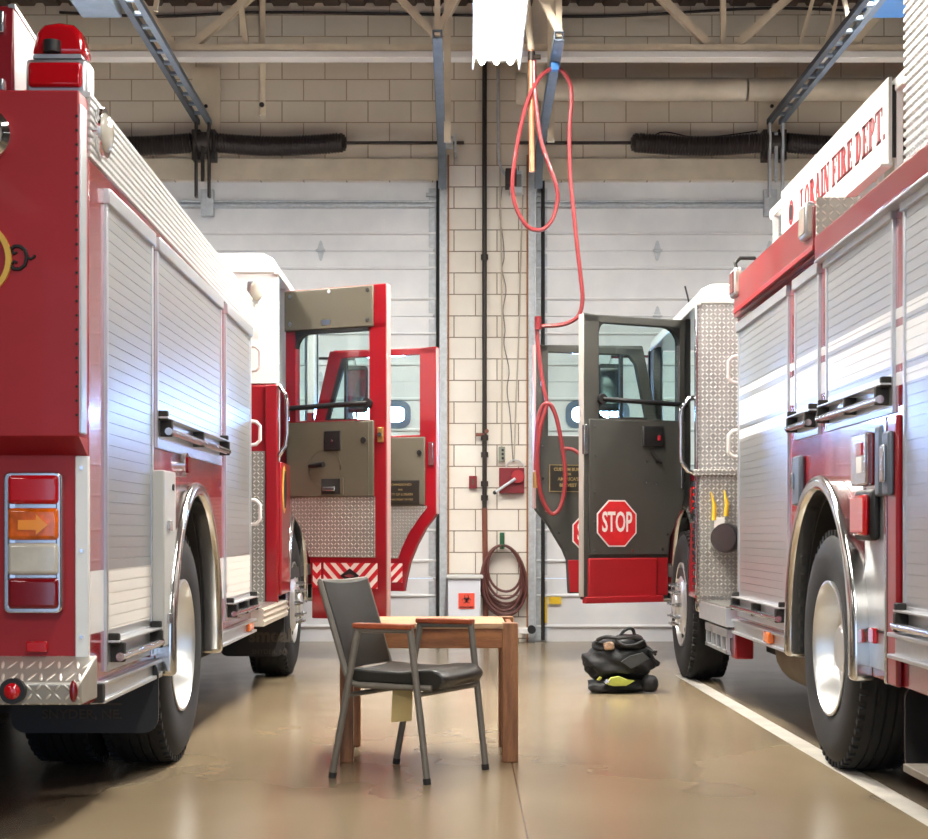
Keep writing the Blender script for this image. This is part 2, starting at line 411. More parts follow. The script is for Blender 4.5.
for par, x0, x1 in ((d1,D1X0,-.23),(d2,.68,D2X1)):       # steel strut across the top section and its top roller brackets
    f = MB(); f.prism([(dy,4.11),(dy-.05,4.12),(dy-.05,4.14),(dy-.02,4.145),(dy-.02,4.155),(dy-.05,4.16),(dy-.05,4.18),(dy,4.19)], 'x', x0, x1); f.build('strut', M_galv, par)
    xm = -2.43 if par is d1 else 2.9
    MB().box(xm-.06,xm+.06,dy-.07,dy,4.03,4.28).build('operator_bracket', M_galv, par)
    xr = -.28 if par is d1 else .74
    MB().box(xr-.08,xr+.03,dy-.05,dy,4.22,4.25).build('roller_bracket', M_galv, par)
lab(MB().box(.806,.92,dy-.03,dy-.001,.357,.423).build('caution_sticker', M_yellow, d2), 'yellow caution sticker, upper of the two')
lab(MB().box(.728,.787,dy-.03,dy-.012,.177,.423).build('caution_sticker', M_yellow, d2), 'yellow caution sticker on the door edge')

# jambs, headers
def jamb(n, x0, x1, d):
    f = MB(); f.box(x0,x1,YW-.012,YW,0,4.62); f.box(*( (x0,x0+.012) if d<0 else (x1-.012,x1)),YW-.075,YW,0,4.62)
    z = .3
    while z < 4.5: f.cyl((( x0+x1)/2,YW-.012,z),'y',.012,-.012,0,8); z += .62
    struct(f.build(n, M_galv))
jamb('trim_1', D1X1-.015, D1X1+.055, -1); jamb('trim_2', D2X0-.055, D2X0+.015, 1)
struct(MB().box(D1X0-.2,D1X1+.0,YW-.05,YW,DZ,DZ+.20).build('trim_3', M_wood_tan, None, .004)); struct(MB().box(D2X0,D2X1+.2,YW-.05,YW,DZ,DZ+.20).build('trim_4', M_wood_tan, None, .004))
f = MB().box(D1X1+.058,D1X1+.075,YW-.02,YW,0,4.6); struct(f.build('trim_5', mat('brown_jamb_edge',(150,104,70),.7)))
f = MB().box(D2X0-.075,D2X0-.058,YW-.02,YW,0,4.6); struct(f.build('trim_6', mat('brown_jamb_edge_right',(150,104,70),.7)))

# overhead door tracks
def track(x, yend, zend, label, xv=0):
    r = empty('door_track', (x, YW-.1, 0))
    f = MB(); f.box(xv-.016,xv+.016,YW-.05,YW-.04,.02,4.35); f.box(xv-.016,xv-.008,YW-.05,YW+.02,.02,4.35); f.box(xv+.008,xv+.016,YW-.05,YW+.02,.02,4.35)
    f.build('vertical_rail', M_dark, r)
    path = [(YW-.085,4.3)]+[(YW-.085-.26*(1-math.cos(math.radians(a))),4.3+.26*math.sin(math.radians(a))) for a in (30,60,85)]+[(yend,zend)]
    f = MB()
    o = [(x, p[0], p[1]) for p in path]
    lo = [(p[0]-.0, p[1]-.035) for p in path]; hi = [(p[0]-.0, p[1]+.035) for p in path]
    f.strip(lo, hi, 'x', x-.038, x-.03); f.strip([(p[0],p[1]-.035) for p in path],[(p[0],p[1]-.027) for p in path],'x',x-.038,x+.038); f.strip([(p[0],p[1]+.027) for p in path],[(p[0],p[1]+.035) for p in path],'x',x-.03,x+.038)
    f.strip([(p[0],p[1]-.04) for p in path],[(p[0],p[1]-.035) for p in path],'x',x-.008,x+.008)
    f.build('horizontal_rail', M_bluegrey, r)
    f = MB(); sgn = -1 if x > 0 else 1
    f.bar((x,yend+.05,zend),(x,yend+.05,ZC),.045); f.bar((x,yend+.06,zend+.05),(x+sgn*.62,yend+.1,ZC),.05)
    f.build('hanger', M_cream, r)
    f = MB(); f.bar((x+.06,13.55,4.45),(x+.06,13.55,ZC),.06); f.build('hanger', M_cream, r)
    tag(r, label, 'door track'); return r
track(-.205, 11.9, 4.86, 'blue grey steel track of the left overhead door, beside the hanging lamp', -.245)
track(.70, 11.4, 4.69, 'blue grey steel track of the right overhead door, holding up the red air hose', .745)

# torsion spring shafts above the doors
def springs(xm, xa, xb, sp, label):
    z, y = 4.675, YW-.17
    r = empty('torsion_spring_shaft', (xm,YW,4.5))
    f = MB(); f.tube([(xa,y,z),(xb,y,z)],.016,10); f.build('shaft', M_darkpipe, r)
    for s0, s1 in sp:
        n = 26; pts = [(s0+(s1-s0)*i/n, y, z-.03*math.sin(PI*i/n)+(.0)) for i in range(n+1)]
        rr = [.082+(.004 if i%2 else 0) for i in range(n+1)]
        f = MB(); f.tube(pts, rr, 18)
        L = abs(s1-s0); turns = int(L/.028); hp = []
        for i in range(turns*10+1):
            a = 2*PI*i/10; q = i/(turns*10); hp.append((s0+(s1-s0)*q, y+.083*math.cos(a), z-.03*math.sin(PI*q)+.083*math.sin(a)))
        f.tube(hp,.0125,5)
        sg = f.build('spring', M_spring, r)
        e = max(s0,s1,key=lambda q:abs(q-xm)); d = 1 if e>xm else -1
        f = MB(); f.lathe([(.02,0),(.085,0),(.09,.03*d),(.05,.07*d),(.02,.07*d)],(e,y,z),'x',14)
        for i in range(4):
            a = PI/4+i*PI/2; f.box(e+.0 if d>0 else e-.06,e+.06 if d>0 else e,y+.07*math.cos(a)-.012,y+.07*math.cos(a)+.012,z+.07*math.sin(a)-.012,z+.07*math.sin(a)+.012)
        f.build('winding_cone', M_darkpipe, r)
    f = MB(); f.box(xm-.11,xm-.03,y-.03,YW-.055,z-.16,z+.12); f.box(xm+.03,xm+.11,y-.03,YW-.055,z-.16,z+.12); f.cyl((xm,y,z),'x',.1,-.09,.09,16); f.build('centre_bearing', M_darkpipe, r, .004)
    xd = xb-.13 if xm<0 else xa+.16
    f = MB(); f.cyl((xd,y,z),'x',.06,-.04,.03,18); f.box(xd+.04,xd+.06,y-.06,YW,z-.1,z+.07); f.build('cable_drum', M_galv, r)
    return tag(r, label, 'door spring')
springs(-2.43, -4.7, .0, [(-2.31,-1.17),(-2.55,-3.7)], 'long black torsion spring and shaft above the left overhead door')
springs(2.9, .50, 5.1, [(2.78,1.63),(3.02,4.2)], 'long black torsion spring and shaft above the right overhead door')
for xm, lb in ((-2.43,'tan board bolted to the block wall behind the left spring bracket'),(2.9,'tan board bolted to the block wall behind the right spring bracket')):
    f = MB(); f.box(xm-.13,xm+.13,YW-.045,YW-.002,4.565,5.42)
    b = f.build('mounting_board', M_wood_tan, None, .004); tag(b, lb, 'board')
    for zz in (5.05,): MB().cyl((xm,YW-.045,zz),'y',.018,-.015,0,8).build('bolt', M_darkpipe, b)

M_rail = mat('dark_grey_rail',(66,70,74),.5,.3,0,.15,9)
# opener rails and motors
def opener(xm, ym, zm, lr, lm):
    r = empty('opener_rail', (xm, YW-.4, 4.6))
    for s, q in ((-1,0),(1,0)):
        x = xm+s*.055
        f = MB(); a, b = Vector((x,YW-.2,4.86)), Vector((x,ym-.5,zm)); f.tube([a,b],.028*1.2,4,sq=True)
        f.build('channel', M_rail if s<0 else M_bluegrey, r)
    n = 12
    for i in range(n): 
        f = MB()
        y = YW-.5+(ym+.2-YW+.5)*i/(n-1); z = 4.86+(zm-4.86)*(YW-.2-y)/(YW-.2-ym+.5); f.box(xm-.06,xm+.06,y-.025,y+.025,z-.012,z+.012); f.build('cross_plate', M_bluegrey, r)
    f = MB(); f.box(xm-.07,xm-.05,YW-.28,YW-.2,4.15,4.9); f.box(xm+.05,xm+.07,YW-.28,YW-.2,4.15,4.9); f.bar((xm,YW-.24,4.3),(xm,YW-.24,4.75),.03); f.build('door_arm', M_darkpipe if xm<0 else M_galv, r)
    f = MB(); f.bar((xm+.1,ym+.9,zm+.04),(xm+.25,ym+.95,ZC),.035); f.bar((xm-.05,ym+.9,zm+.04),(xm-.25,ym+.95,ZC),.03); f.build('hanger', M_cream, r)
    tag(r, lr, 'opener rail')
    m = empty('opener_motor', (xm,ym,zm)); sg = -1 if xm<0 else 1; xm += sg*.27; ym = 11.5; zm = 4.92
    MB().box(xm-.17,xm+.13,ym-.25,ym+.15,zm-.02,zm+.2).build('housing', M_blue if xm>0 else M_bluegrey, m, .01)
    MB().cyl((xm-.05,ym-.25,zm+.09),'y',.09,-.2,0,20).build('motor_can', M_plastic, m)
    MB().bar((xm-.1,ym,zm+.2),(xm-.1,ym,ZC),.03).build('hanger', M_cream, m)
    tag(m, lm, 'motor')
opener(-2.43, 10.8, 4.93, 'steel opener rail slanting up from the left door spring', 'grey opener motor at the top end of the left rail')
opener(2.90, 10.6, 4.80, 'steel opener rail slanting up from the right door spring', 'blue opener motor at the top end of the right rail')

# roof truss in front of the wall
r = empty('roof_truss', (0,13.8,5.2)); Yt = 13.8
f = MB()
f.box(XL,XR,Yt-.06,Yt+.06,5.30,5.365); f.build('bottom_chord', M_cream, r)
MB().box(XL,XR,Yt-.075,Yt+.075,5.24,5.30).build('chord_flange', M_offwhite, r, .006)
f = MB(); f.box(XL,XR,Yt-.06,Yt+.06,ZC-.08,ZC-.005); f.build('top_chord', M_cream, r)
def px(x,y,Y=Yt): return at(x,y,Y)
for a, b, w_ in (((188,50),(256,-8),.07),((247,50),(239,-8),.05),((394,-8),(436,37),.06),((460,-6),(437,34),.06),((655,-8),(712,48),.07),((723,-8),(723,48),.05),((795,-8),(729,52),.07),((300,-8),(345,50),.0),((848,50),(900,-8),.06),((134,-8),(178,50),.05),((815,-8),(800,45),.03),((838,-8),(826,45),.03)):
    if w_ <= 0: continue
    p, q = px(*a), px(*b); MB().bar(p, q, w_).build('web_bar', M_cream, r)
for xx, zb in ((262,115),): pass
tag(r, 'cream steel roof truss crossing the bay in front of the block wall', 'roof truss')
for xx, yb, lb in ((262,115,'cream angle bracket hanging down from the truss above the left door'),):
    p = at(xx,yb,13.95); f = MB(); f.box(p.x-.03,p.x+.03,13.95,13.96,p.z,ZC-.1); f.box(p.x-.03,p.x-.02,13.95,14.0,p.z,ZC-.1)
    b = f.build('hanging_bracket', M_cream); MB().cyl((p.x,13.95,p.z+.09),'y',.022,-.02,0,10).build('bolt', M_darkpipe, b); tag(b, lb, 'bracket')

# wrapped pipe under the roof
f = MB(); yp = YW-.32
def P3(x,y,Y): v = at(x,y,Y); return (v.x,v.y,v.z)
r = empty('overhead_pipe', (3,yp,5.13))
MB().tube([(.78,yp,5.13),(2.6,yp,5.13)],.105,22).build('pipe_run', M_duct, r)
MB().tube([(2.62,yp,5.13),(XR-.02,yp,5.13)],.105,22).build('pipe_run', M_duct, r)
f = MB(); f.tube([(.79,yp,5.13)]+[(.79-.16*math.sin(math.radians(a)),yp,5.29-.16*math.cos(math.radians(a))) for a in (0,30,60,90)]+[(.63,yp,5.36)],.125,22); f.build('elbow', M_duct, r)
MB().tube([(.63,yp,5.34),(.78,yp-.25,ZC)],.12,22).build('riser', M_duct, r)
f = MB(); f.lathe([(.1,0),(.15,-.03),(.14,-.12),(.0,-.12)],(.60,yp,5.14),'x',22); f.build('bell_end', M_duct, r)
tag(r, 'fat cream wrapped pipe along the wall above the right door', 'pipe')

# hanging lamp
r = empty('ceiling_light', (.2,9.0,4.0))
def fixture(x, y0, y1, z, r):
    f = MB(); sec = [(-.155,-.0),(-.15,.07),(-.08,.13),(.08,.13),(.15,.07),(.155,0)]
    f.strip([(x+a,z+b) for a,b in sec], [(x+a*.93,z+b*.93-.003) for a,b in sec], 'y', y0, y1)
    f.build('reflector', M_white, r)
    for s in (-.09,0,.09): MB().tube([(x+s,y0+.06,z+.035),(x+s,y1-.05,z+.035)],.019,10).build('lamp_tube', M_tube, r)
    MB().box(x-.12,x+.12,y1-.06,y1-.03,z+.05,z+.125).build('end_cap', M_white, r)
    MB().box(x-.12,x+.12,y0+.03,y0+.06,z+.05,z+.125).build('end_cap', M_white, r)
    for yy in (y0+.3,y1-.3):
        MB().tube([(x,yy,z+.12),(x,yy,ZC+.02)],.004,6).build('hanging_wire', M_galv, r)
fixture(.205,7.5,9.9,3.99,r)
tag(r, 'long white fluorescent lamp, lit, hanging above the aisle', 'ceiling light')

# pipes and boxes on the pier
yw = YW
def pier(x, y): return at(x, y, YW)
f = MB(); p = pier(484.5,0).x; f.tube([(p,yw-.04,ZC),(p,yw-.04,CH+(HY-508)/105.8)],.022,12)
r = f.build('wall_pipe', M_darkpipe); tag(r, 'dark vertical pipe running down the middle of the white block pier', 'pipe')
f = MB(); z0 = CH+(HY-510)/105.8
f.tube([(p,yw-.04,z0+.02),(p+.015,yw-.04,.02)],.026,12); f.build('lower_pipe', M_rust, r)
for yy in (258,438,455,484,498): f = MB(); f.cyl((p,yw-.04,CH+(HY-yy)/105.8),'z',.035,-.025,.025,12); f.build('coupling', M_darkpipe, r)
f = MB(); zt = CH+(HY-435)/105.8; f.tube([(p,yw-.05,zt),(p-.085,yw-.06,zt)],.016,8); f.cyl((p+.02,yw-.09,zt+.03),'y',.02,-.02,.03,10); f.build('valve_handle', M_rust, r)
def wire(name, pts, rad, m, label, cat='conduit'):
    f = MB(); f.tube(spline([(pier(x,y).x,yw-.018,pier(x,y).z) for x,y in pts],6),rad,8); return tag(f.build(name, m), label, cat)
wire('wall_conduit',[(499,60),(500,180),(502,300),(501.5,450)],.008,mat('cream_conduit',(188,176,156),.5),'thin cream conduit running straight down to the small grey switch box')
wire('wall_conduit',[(523,195),(521,250),(519,330),(516,400),(514,462)],.007,mat('cream_conduit_right',(180,168,150),.5),'thin cream conduit from the grey operator box down to the red wall box')
wire('wall_wire',[(498,70),(498,130),(500,165),(511,183)],.012,M_galv,'grey cable curving along the wall to the grey operator box','cable')
wire('wall_wire',[(502,188),(500,215),(503,240),(504,258),(502,270),(506,290),(503,310),(505,330),(504,345),(509,370),(507,390),(510,415),(513,462)],.005,mat('grey_cord',(126,120,112),.6),'thin wavy grey cord hanging from the operator box to the red wall box','cord')
wire('wall_cable',[(60,13),(160,17),(260,13),(420,15),(600,17),(760,9),(870,12),(980,15)],.014,M_darkpipe,'black cable strung across the block wall near the roof','cable')
wire('wall_cable',[(640,152),(660,133),(700,138),(760,131),(768,128)],.006,M_darkpipe,'thin drooping cable above the right torsion spring','cable')
def bx(name, x0, x1, y0, y1, d, m, par=None, y=None, bev=.006):
    a, b = pier(x0,y1), pier(x1,y0); yy = yw if y is None else y
    return MB().box(a.x,b.x,yy-d,yy-.001,a.z,b.z).build(name, m, par, bev)
r = empty('operator_box', (pier(516,198).x,yw,pier(516,198).z))
bx('housing',509,522,174,196,.14,M_galv,r); bx('motor',505,516,173,190,.20,M_darkpipe,r); bx('cover',512,521,178,190,.16,mat('grey_box',(120,118,114),.5),r)
tag(r,'small grey operator box high on the pier behind the red hose loop','operator box')
r = bx('outlet_box',469,477,476,488.5,.05,M_boxred); tag(r,'small red outlet plate left of the dark pipe','outlet')
f = MB(); q = pier(473,482); f.box(q.x-.012,q.x+.012,yw-.056,yw-.05,q.z-.028,q.z+.028); f.build('socket', mat('brown_socket',(92,60,44),.5), r)
r = bx('switch_box',498.5,505,447,462,.06,mat('grey_green_box',(140,142,128),.5)); tag(r,'small grey switch box above the red wall box','switch')
for k in range(3): q = pier(502.5,450.5+k*4); MB().cyl((q.x,yw-.06,q.z),'y',.012,-.012,0,10).build('button', M_plastic, r)
r = empty('alarm_lever_box', (pier(511,480).x,yw,pier(511,494).z))
bx('backplate',499,524,468,493.5,.07,M_boxred,r)
q = pier(517.5,477); MB().cyl((q.x,yw-.07,q.z),'y',.062,-.035,0,28).build('disc', M_discred, r, .004)
a, b = pier(515,479), pier(494.5,493); f = MB(); f.tube([(a.x,yw-.115,a.z),(b.x,yw-.115,b.z)],.014,8); l = f.build('lever', M_galv, r)
f = MB(); f.ball((b.x,yw-.115,b.z),.019,.019,.019,10,6); f.build('lever_tip', M_plastic, l)
f = MB(); c = pier(515,469); f.tube([(c.x+.085*math.cos(math.radians(a)),yw-.03,c.z+.085*math.sin(math.radians(a))) for a in range(0,181,15)],.005,6); f.build('wire_bail', M_galv, r)
tag(r,'red metal wall box with a round red disc and a grey lever','wall box')

# coiled hose on its hanger
r = empty('hose_hanger', (pier(502,545).x,yw,pier(502,548).z))
a = pier(502,540); f = MB(); f.box(a.x-.022,a.x+.022,yw-.025,yw-.001,pier(0,549).z,pier(0,532.5).z); f.build('plate', M_green, r, .003)
f = MB(); f.tube([(a.x,yw-.02,pier(0,547.5).z),(a.x,yw-.13,pier(0,547.5).z),(a.x,yw-.15,pier(0,544).z)],.013,8); f.build('hook', M_green, r)
tag(r,'green metal hanger on the pier holding the coiled hose','hanger')
pts = []; random.seed(3)
loops = [(21.5,555,613,0),(20,553,609,.3),(22.5,554,616,-.2),(18.5,555,606,.2),(20.5,556,603,.6),(17.5,556,598,.1),(19,555,610,-.4),(16.5,557,591,.3),(22,553,614,.2)]
zt = pier(0,548).z+.028
for i,(rx,_,yb,sk) in enumerate(loops):
    zb = pier(0,yb).z; rz = (zt-zb)/2; zc = (zt+zb)/2; n = 28
    xc = pier(505,0).x+sk*.02
    for k in range(n):
        a = PI/2+2*PI*k/n; sx = math.cos(a)*(1+.12*math.sin(a)*-.6)
        q = (1-math.sin(a))/2
        pts.append((xc*(q)+(pier(502,0).x)*(1-q)+sx*rx/105.8, yw-.05-.011*i-.005*math.sin(a), zc+rz*math.sin(a)+ (.0)))
f = MB(); f.tube(pts,.0125,8); r = f.build('coiled_hose', M_brownhose); tag(r,'brown red hose hung in many loose coils on the pier','hose')
# bin
q0, q1 = pier(450,577), pier(481,577); r = empty('waste_bin', ((q0.x+q1.x)/2,14.4,0)); bx0, bx1 = -.15, .152; zb = .64
MB().box(bx0,bx1,14.27,14.6,0,zb-.03).build('bin_body', M_bin, r, .012)
MB().box(bx0-.012,bx1+.025,14.24,14.62,zb-.03,zb).build('lid', mat('bin_lid',(206,206,204),.4), r, .008)
yl = 14.268; c = at(466.5,601,yl); w_ = .074
l = MB().box(c.x-w_,c.x+w_,yl-.004,yl,c.z-.072,c.z+.072).build('biohazard_label', M_orange, r)
f = MB(); ym = yl-.007
for k in range(3):
    a = math.radians(90+120*k); ox, oz = c.x+.022*math.cos(a), c.z+.014+.022*math.sin(a)
    an = math.degrees(a)
    o = arc(ox,oz,.0225,.0225,an-145+180-35,an+145+180+35,22) if 0 else arc(ox,oz,.0225,.0225,an+25,an+335,22); i_ = arc(ox+.004*math.cos(a),oz+.004*math.sin(a),.0165,.0165,an+25,an+335,22)
    f.strip(o,i_,'y',ym,ym+.002)
f.strip(arc(c.x,c.z+.014,.019,.019,0,360,24),arc(c.x,c.z+.014,.0155,.0155,0,360,24),'y',ym,ym+.002)
f.build('biohazard_symbol', M_ink, l)
text('biohazard_wording','BIOHAZARD',.021,M_ink,l,frame((c.x,yl-.005,c.z-.057),(1,0,0),(0,0,1)),.001,.0008)
tag(r,'white bin with an orange biohazard label against the pier','bin')
# door sensors
for x, y, m, lb, s in ((436,620,M_offwhite,'small white and black door sensor at the foot of the left door jamb',1),(524,631,M_plastic,'small black and white door sensor at the foot of the right door jamb',-1)):
    c = at(x,y,YW-.14); r = empty('door_sensor',(c.x,c.y,c.z))
    MB().box(c.x-.055,c.x+.045,c.y-.04,c.y+.03,c.z-.025,c.z+.03).build('body', M_offwhite, r, .006)
    MB().cyl((c.x+(.05 if s>0 else .07),c.y,c.z+.015),'y',.022 if s>0 else .04,-.045,.03,14).build('lens_head', M_plastic, r)
    MB().box(c.x-.02,c.x+.02,c.y+.02,YW,c.z-.015,c.z+.015).build('bracket', M_galv, r)
    tag(r,lb,'door sensor')

# air drop pipe and the red hose
Yh = 11.85
def H(x,y,Y=Yh): v = at(x,y,Y); return (v.x,v.y,v.z)
r = empty('air_drop_pipe', H(530,60)); q = H(533.5,165)
MB().tube([H(525,-40),H(527,0),H(531,50)],.026,12).build('upper_pipe', M_cream, r)
MB().tube([H(531,50),H(531.5,110),H(532,172)],.021,12).build('copper_pipe', M_copper, r)
f = MB(); c = H(531.5,57); f.cyl(c,'z',.028,-.03,.04,12); f.tube([c,(c[0]+.07,c[1],c[2]+.0)],.02,8); f.build('valve', M_darkpipe, r)
tag(r,'slim copper air pipe dropping from the roof beside the lamp','pipe')
hp = [(534,60),(534.5,85),(537,112),(541,140),(549,165),(556,185),(557.5,200),(553,218),(545,228),(537,230),(527,226),(517,210),(512.5,190),(514,165),(520,130),(528,100),(538,80),(547,71),(555,68.5),(563,72),(570,84),(571.5,100),(569.5,130),(570,170),(573,205),(577,245),(581,280),(582.5,300),(579,315),(569,322.5),(556,325.5),(544,326),(537.5,327.5),(537,333),(539,355),(543,385),(546.5,404),(541,425),(537.5,450),(538,475),(541,495),(547,509),(553,514),(560,508),(564.5,490),(565,470),(562,445),(557,420),(552,407),(547,403.5),(541,409),(537,430),(535.5,470)]
pp = [Vector(H(x,y,Yh-.035*math.sin(i*.55))) for i,(x,y) in enumerate(hp)]
f = MB(); f.tube(spline(pp,6),.0165,9); r = f.build('air_hose', M_hose); tag(r,'thin red air hose hanging in loops in front of the right overhead door','hose')
f = MB(); f.tube(spline([H(562.5,450),H(566,448.5),H(574,450),H(582,457),H(590,468,Yh+.1)],6),.014,8); f.build('hose_branch', M_hose, r)
c = H(555,67); f = MB(); f.box(c[0]-.03,c[0]+.03,c[1]-.03,c[1]+.03,c[2]-.03,c[2]+.03); f.tube([c,(c[0]+.02,c[1],c[2]+.2)],.012,8); f.build('clip', M_blue, r, .006)
c = H(538,327); f = MB(); f.cyl(c,'z',.026,-.02,.08,10); f.build('fitting', M_boxred, r)
c = H(535.5,480); f = MB(); f.cyl(c,'z',.022,-.06,.06,10); f.build('coupler', M_brassy, r)

# painted line
f = MB(); f.add([(1.66,3.6,.002),(1.76,3.6,.002),(1.625,11.25,.002),(1.53,11.25,.002),(1.66,3.6,.0),(1.76,3.6,0),(1.625,11.25,0),(1.53,11.25,0)],[(0,1,2,3),(4,7,6,5),(0,4,5,1),(1,5,6,2),(2,6,7,3),(3,7,4,0)])
tag(f.build('floor_line', mat('worn_white_line',(186,180,168),.6,0,0,.18,5)), 'worn white line painted on the floor along the right fire truck','floor line')
# ------------------------------------------------------------------ fire trucks
class T:                                    # one side of a truck: X0 the side plane, sg the way it faces
    def __init__(s, root, X0, sg): s.r, s.X, s.sg = root, X0, sg
    def x(s, d): return s.X+s.sg*d
    def B(s, mb, d0, d1, y0, y1, z0, z1):
        a, b = sorted((s.x(d0), s.x(d1))); return mb.box(a,b,y0,y1,z0,z1)
    def part(s, name, m, d0, d1, y0, y1, z0, z1, bev=.004, par=None):
        return s.B(MB(), d0,d1,y0,y1,z0,z1).build(name, m, par or s.r, bev)

def handle(t, par, y0, y1, z, nb=3):
    h = MB(); t.B(h,.008,.052,y0,y1,z+.052,z+.06); t.B(h,.006,.012,y0,y1,z-.03,z+.06); hb = h.build('lift_bar', M_alu, par, .002)
    f = MB(); f.tube([(t.x(.05),y0+.02,z),(t.x(.05),y1-.02,z)],.016,10); f.build('bar_tube', M_steel, hb) if 0 else f.build('bar_tube', M_steel, par)
    for i in range(nb):
        y = y0+.05+(y1-y0-.1)*i/(nb-1); t.part('bar_bracket', M_dark, .008,.062,y-.014,y+.014,z-.02,z+.05,.004,par)
    for y in (y0+.016, y1-.016): t.part('bar_latch', M_dark, .008,.05,y-.014,y+.014,z+.045,z+.085,.005,par)
def roller(t, y0, y1, z0, zs, z1, sm, zh=None, strip=None, hdr=True, label=None):
    p = .0405; o, i_ = [], []; z = zs
    while z < z1-.01:
        zz = min(z+p, z1)
        for d, q in ((.006,z+.0003),(.006,zz-.0035),(.003,zz-.0032),(.003,zz)): o.append((t.x(d),q)); i_.append((t.x(-.01),q))
        z = zz
    r = MB().strip(o, i_, 'y', y0+.02, y1-.02).build('roller_door', sm, t.r, 0, 20)
    if label: r['label'] = label
    t.part('side_rail', M_alu, -.005,.012,y0-.004,y0+.022,z0,z1,.002,r); t.part('side_rail', M_alu, -.005,.012,y1-.022,y1+.004,z0,z1,.002,r)
    if hdr: t.part('header_rail', M_alu, -.005,.022,y0-.01,y1+.01,z1-.055,z1+.0,.004,r)
    t.part('bottom_strip', M_alu, .0,.01,y0+.02,y1-.02,z0,zs+.002,.002,r)
    if zh: handle(t, r, y0+.01, y1-.01, zh, 3 if y1-y0 > .9 else 2)
    return r
def archpath(c, rx, zl, zb, zt, n=22): return [(c-rx,zb)]+[(c-rx*math.cos(PI*i/n), zl+(zt-zl)*math.sin(PI*i/n)) for i in range(n+1)]+[(c+rx,zb)]
def fender(t, c, rx=.64, zb=.44, zt=1.26, d=.07, zl=.55, w=.045):
    o, i_ = archpath(c,rx,zl,zb,zt), archpath(c,rx-w,zl,zb,zt-w)
    a, b = t.x(-.02), t.x(d)
    f = MB().strip(o, i_, 'x', min(a,b), max(a,b)).build('wheel_arch', M_fender, t.r, .024, 50, seg=4)
    o, i_ = archpath(c,rx-w+.01,zl,zb,zt-w+.01), archpath(c,rx-w-.005,zl,zb,zt-w-.005)
    a, b = t.x(-.75), t.x(-.01); MB().strip(o,i_,'x',min(a,b),max(a,b)).build('wheel_well_liner', M_dark, f)
def tyre_mb(c, sg, w, R=.525):
    prof = [(.285,-.03),(.30,-.006),(.325,.004),(.40,.014),(.46,.006),(.49,-.012),(R-.012,-.04),(R-.003,-.055)]
    n = 4
    for k in range(n):
        a = .06+(w-.12)*(k+.5)/n-.03
        prof += [(R,-a+.012),(R,-a-.024),(R-.012,-a-.026),(R-.012,-a-.034)]
    prof += [(R-.003,-w+.055),(R-.012,-w+.04),(.49,-w+.012),(.46,-w-.0),(.325,-w+.01),(.285,-w+.03),(.285,-.03)]
    f = MB(); f.lathe([(r,h*sg) for r,h in prof], c, 'x', 64)
    for k in range(56):                       # shoulder lugs
        a = 2*PI*k/56
        for h0,h1 in ((-.052,-.014),(-w+.014,-w+.052)):
            M = Matrix.Translation(c) @ Matrix.Rotation(a,4,'X'); g = MB(); g.box(*sorted((h0*sg,h1*sg)),-.014,.014,R-.03,R-.006); g.xf(M); f.add(g.v,g.f)
    return f
def wheel(t, y, xo, kind, near=True):
    sg = t.sg if near else -t.sg; c = (xo, y, .525); w = .29
    if kind == 'rear': prof = [(.292,-.02),(.297,.004),(.286,.006),(.278,-.01),(.27,-.07),(.262,-.10),(.235,-.125),(.185,-.14),(.12,-.14),(.112,-.135),(.108,-.06),(.09,-.045),(.0,-.045)]
    else: prof = [(.292,-.02),(.297,.004),(.286,.006),(.276,-.015),(.262,-.04),(.235,-.03),(.20,.0),(.165,.018),(.125,.022),(.115,.035),(.085,.04),(.08,.052),(.06,.058),(0,.058)]
    r = MB().lathe([(a,h*sg) for a,h in prof], c, 'x', 48).build('wheel', M_rim, t.r, 0, 30)
    tyre_mb(c, sg, w).build('tyre', M_black, r, 0, 30)
    if near:
        h0 = -.14 if kind == 'rear' else .018
        for k in range(10):
            f = MB(); a = 2*PI*k/10; f.cyl((xo,y+.143*math.cos(a),.525+.143*math.sin(a)),'x',.017,h0*sg,(h0+.045)*sg,6); f.cyl((xo,y+.143*math.cos(a),.525+.143*math.sin(a)),'x',.009,(h0+.045)*sg,(h0+.065)*sg,6); f.build('lug_nut', M_steel, r)
        h0 = -.128 if kind == 'rear' else -.012
        for k in range(10):
            f = MB(); a = 2*PI*(k+.5)/10; f.ball((xo+h0*sg,y+.215*math.cos(a),.525+.215*math.sin(a)),.008,.026,.026,10,6); f.build('hand_hole', M_plastic, r)
    return r
def side_handles(t, y, zs):
    for z0, z1 in zs:
        f = MB(); a, b = t.x(-.01), t.x(.05)
        f.tube([(a,y,z0),(a+(b-a)*.6,y,z0+.005),(b,y,z0+.03),(b,y,z1-.03),(a+(b-a)*.6,y,z1-.005),(a,y,z1)],.011,8); f.build('grab_handle', M_white, t.r)
def undercarriage(t, xc, y0, y1):
    f = MB(); f.box(xc-.5,xc-.38,y0+.2,y1-.3,.55,.8); f.box(xc+.38,xc+.5,y0+.2,y1-.3,.55,.8); f.box(xc-.85,xc+.85,6.3,6.42,.30,.5); f.box(xc-.85,xc+.85,7.75,10.2,.25,.5); f.box(xc-.6,xc+.6,10.2,12.9,.32,.6); f.build('chassis_and_filler', M_dark, t.r)  # frame rails plus dark boxes added to block light under the truck

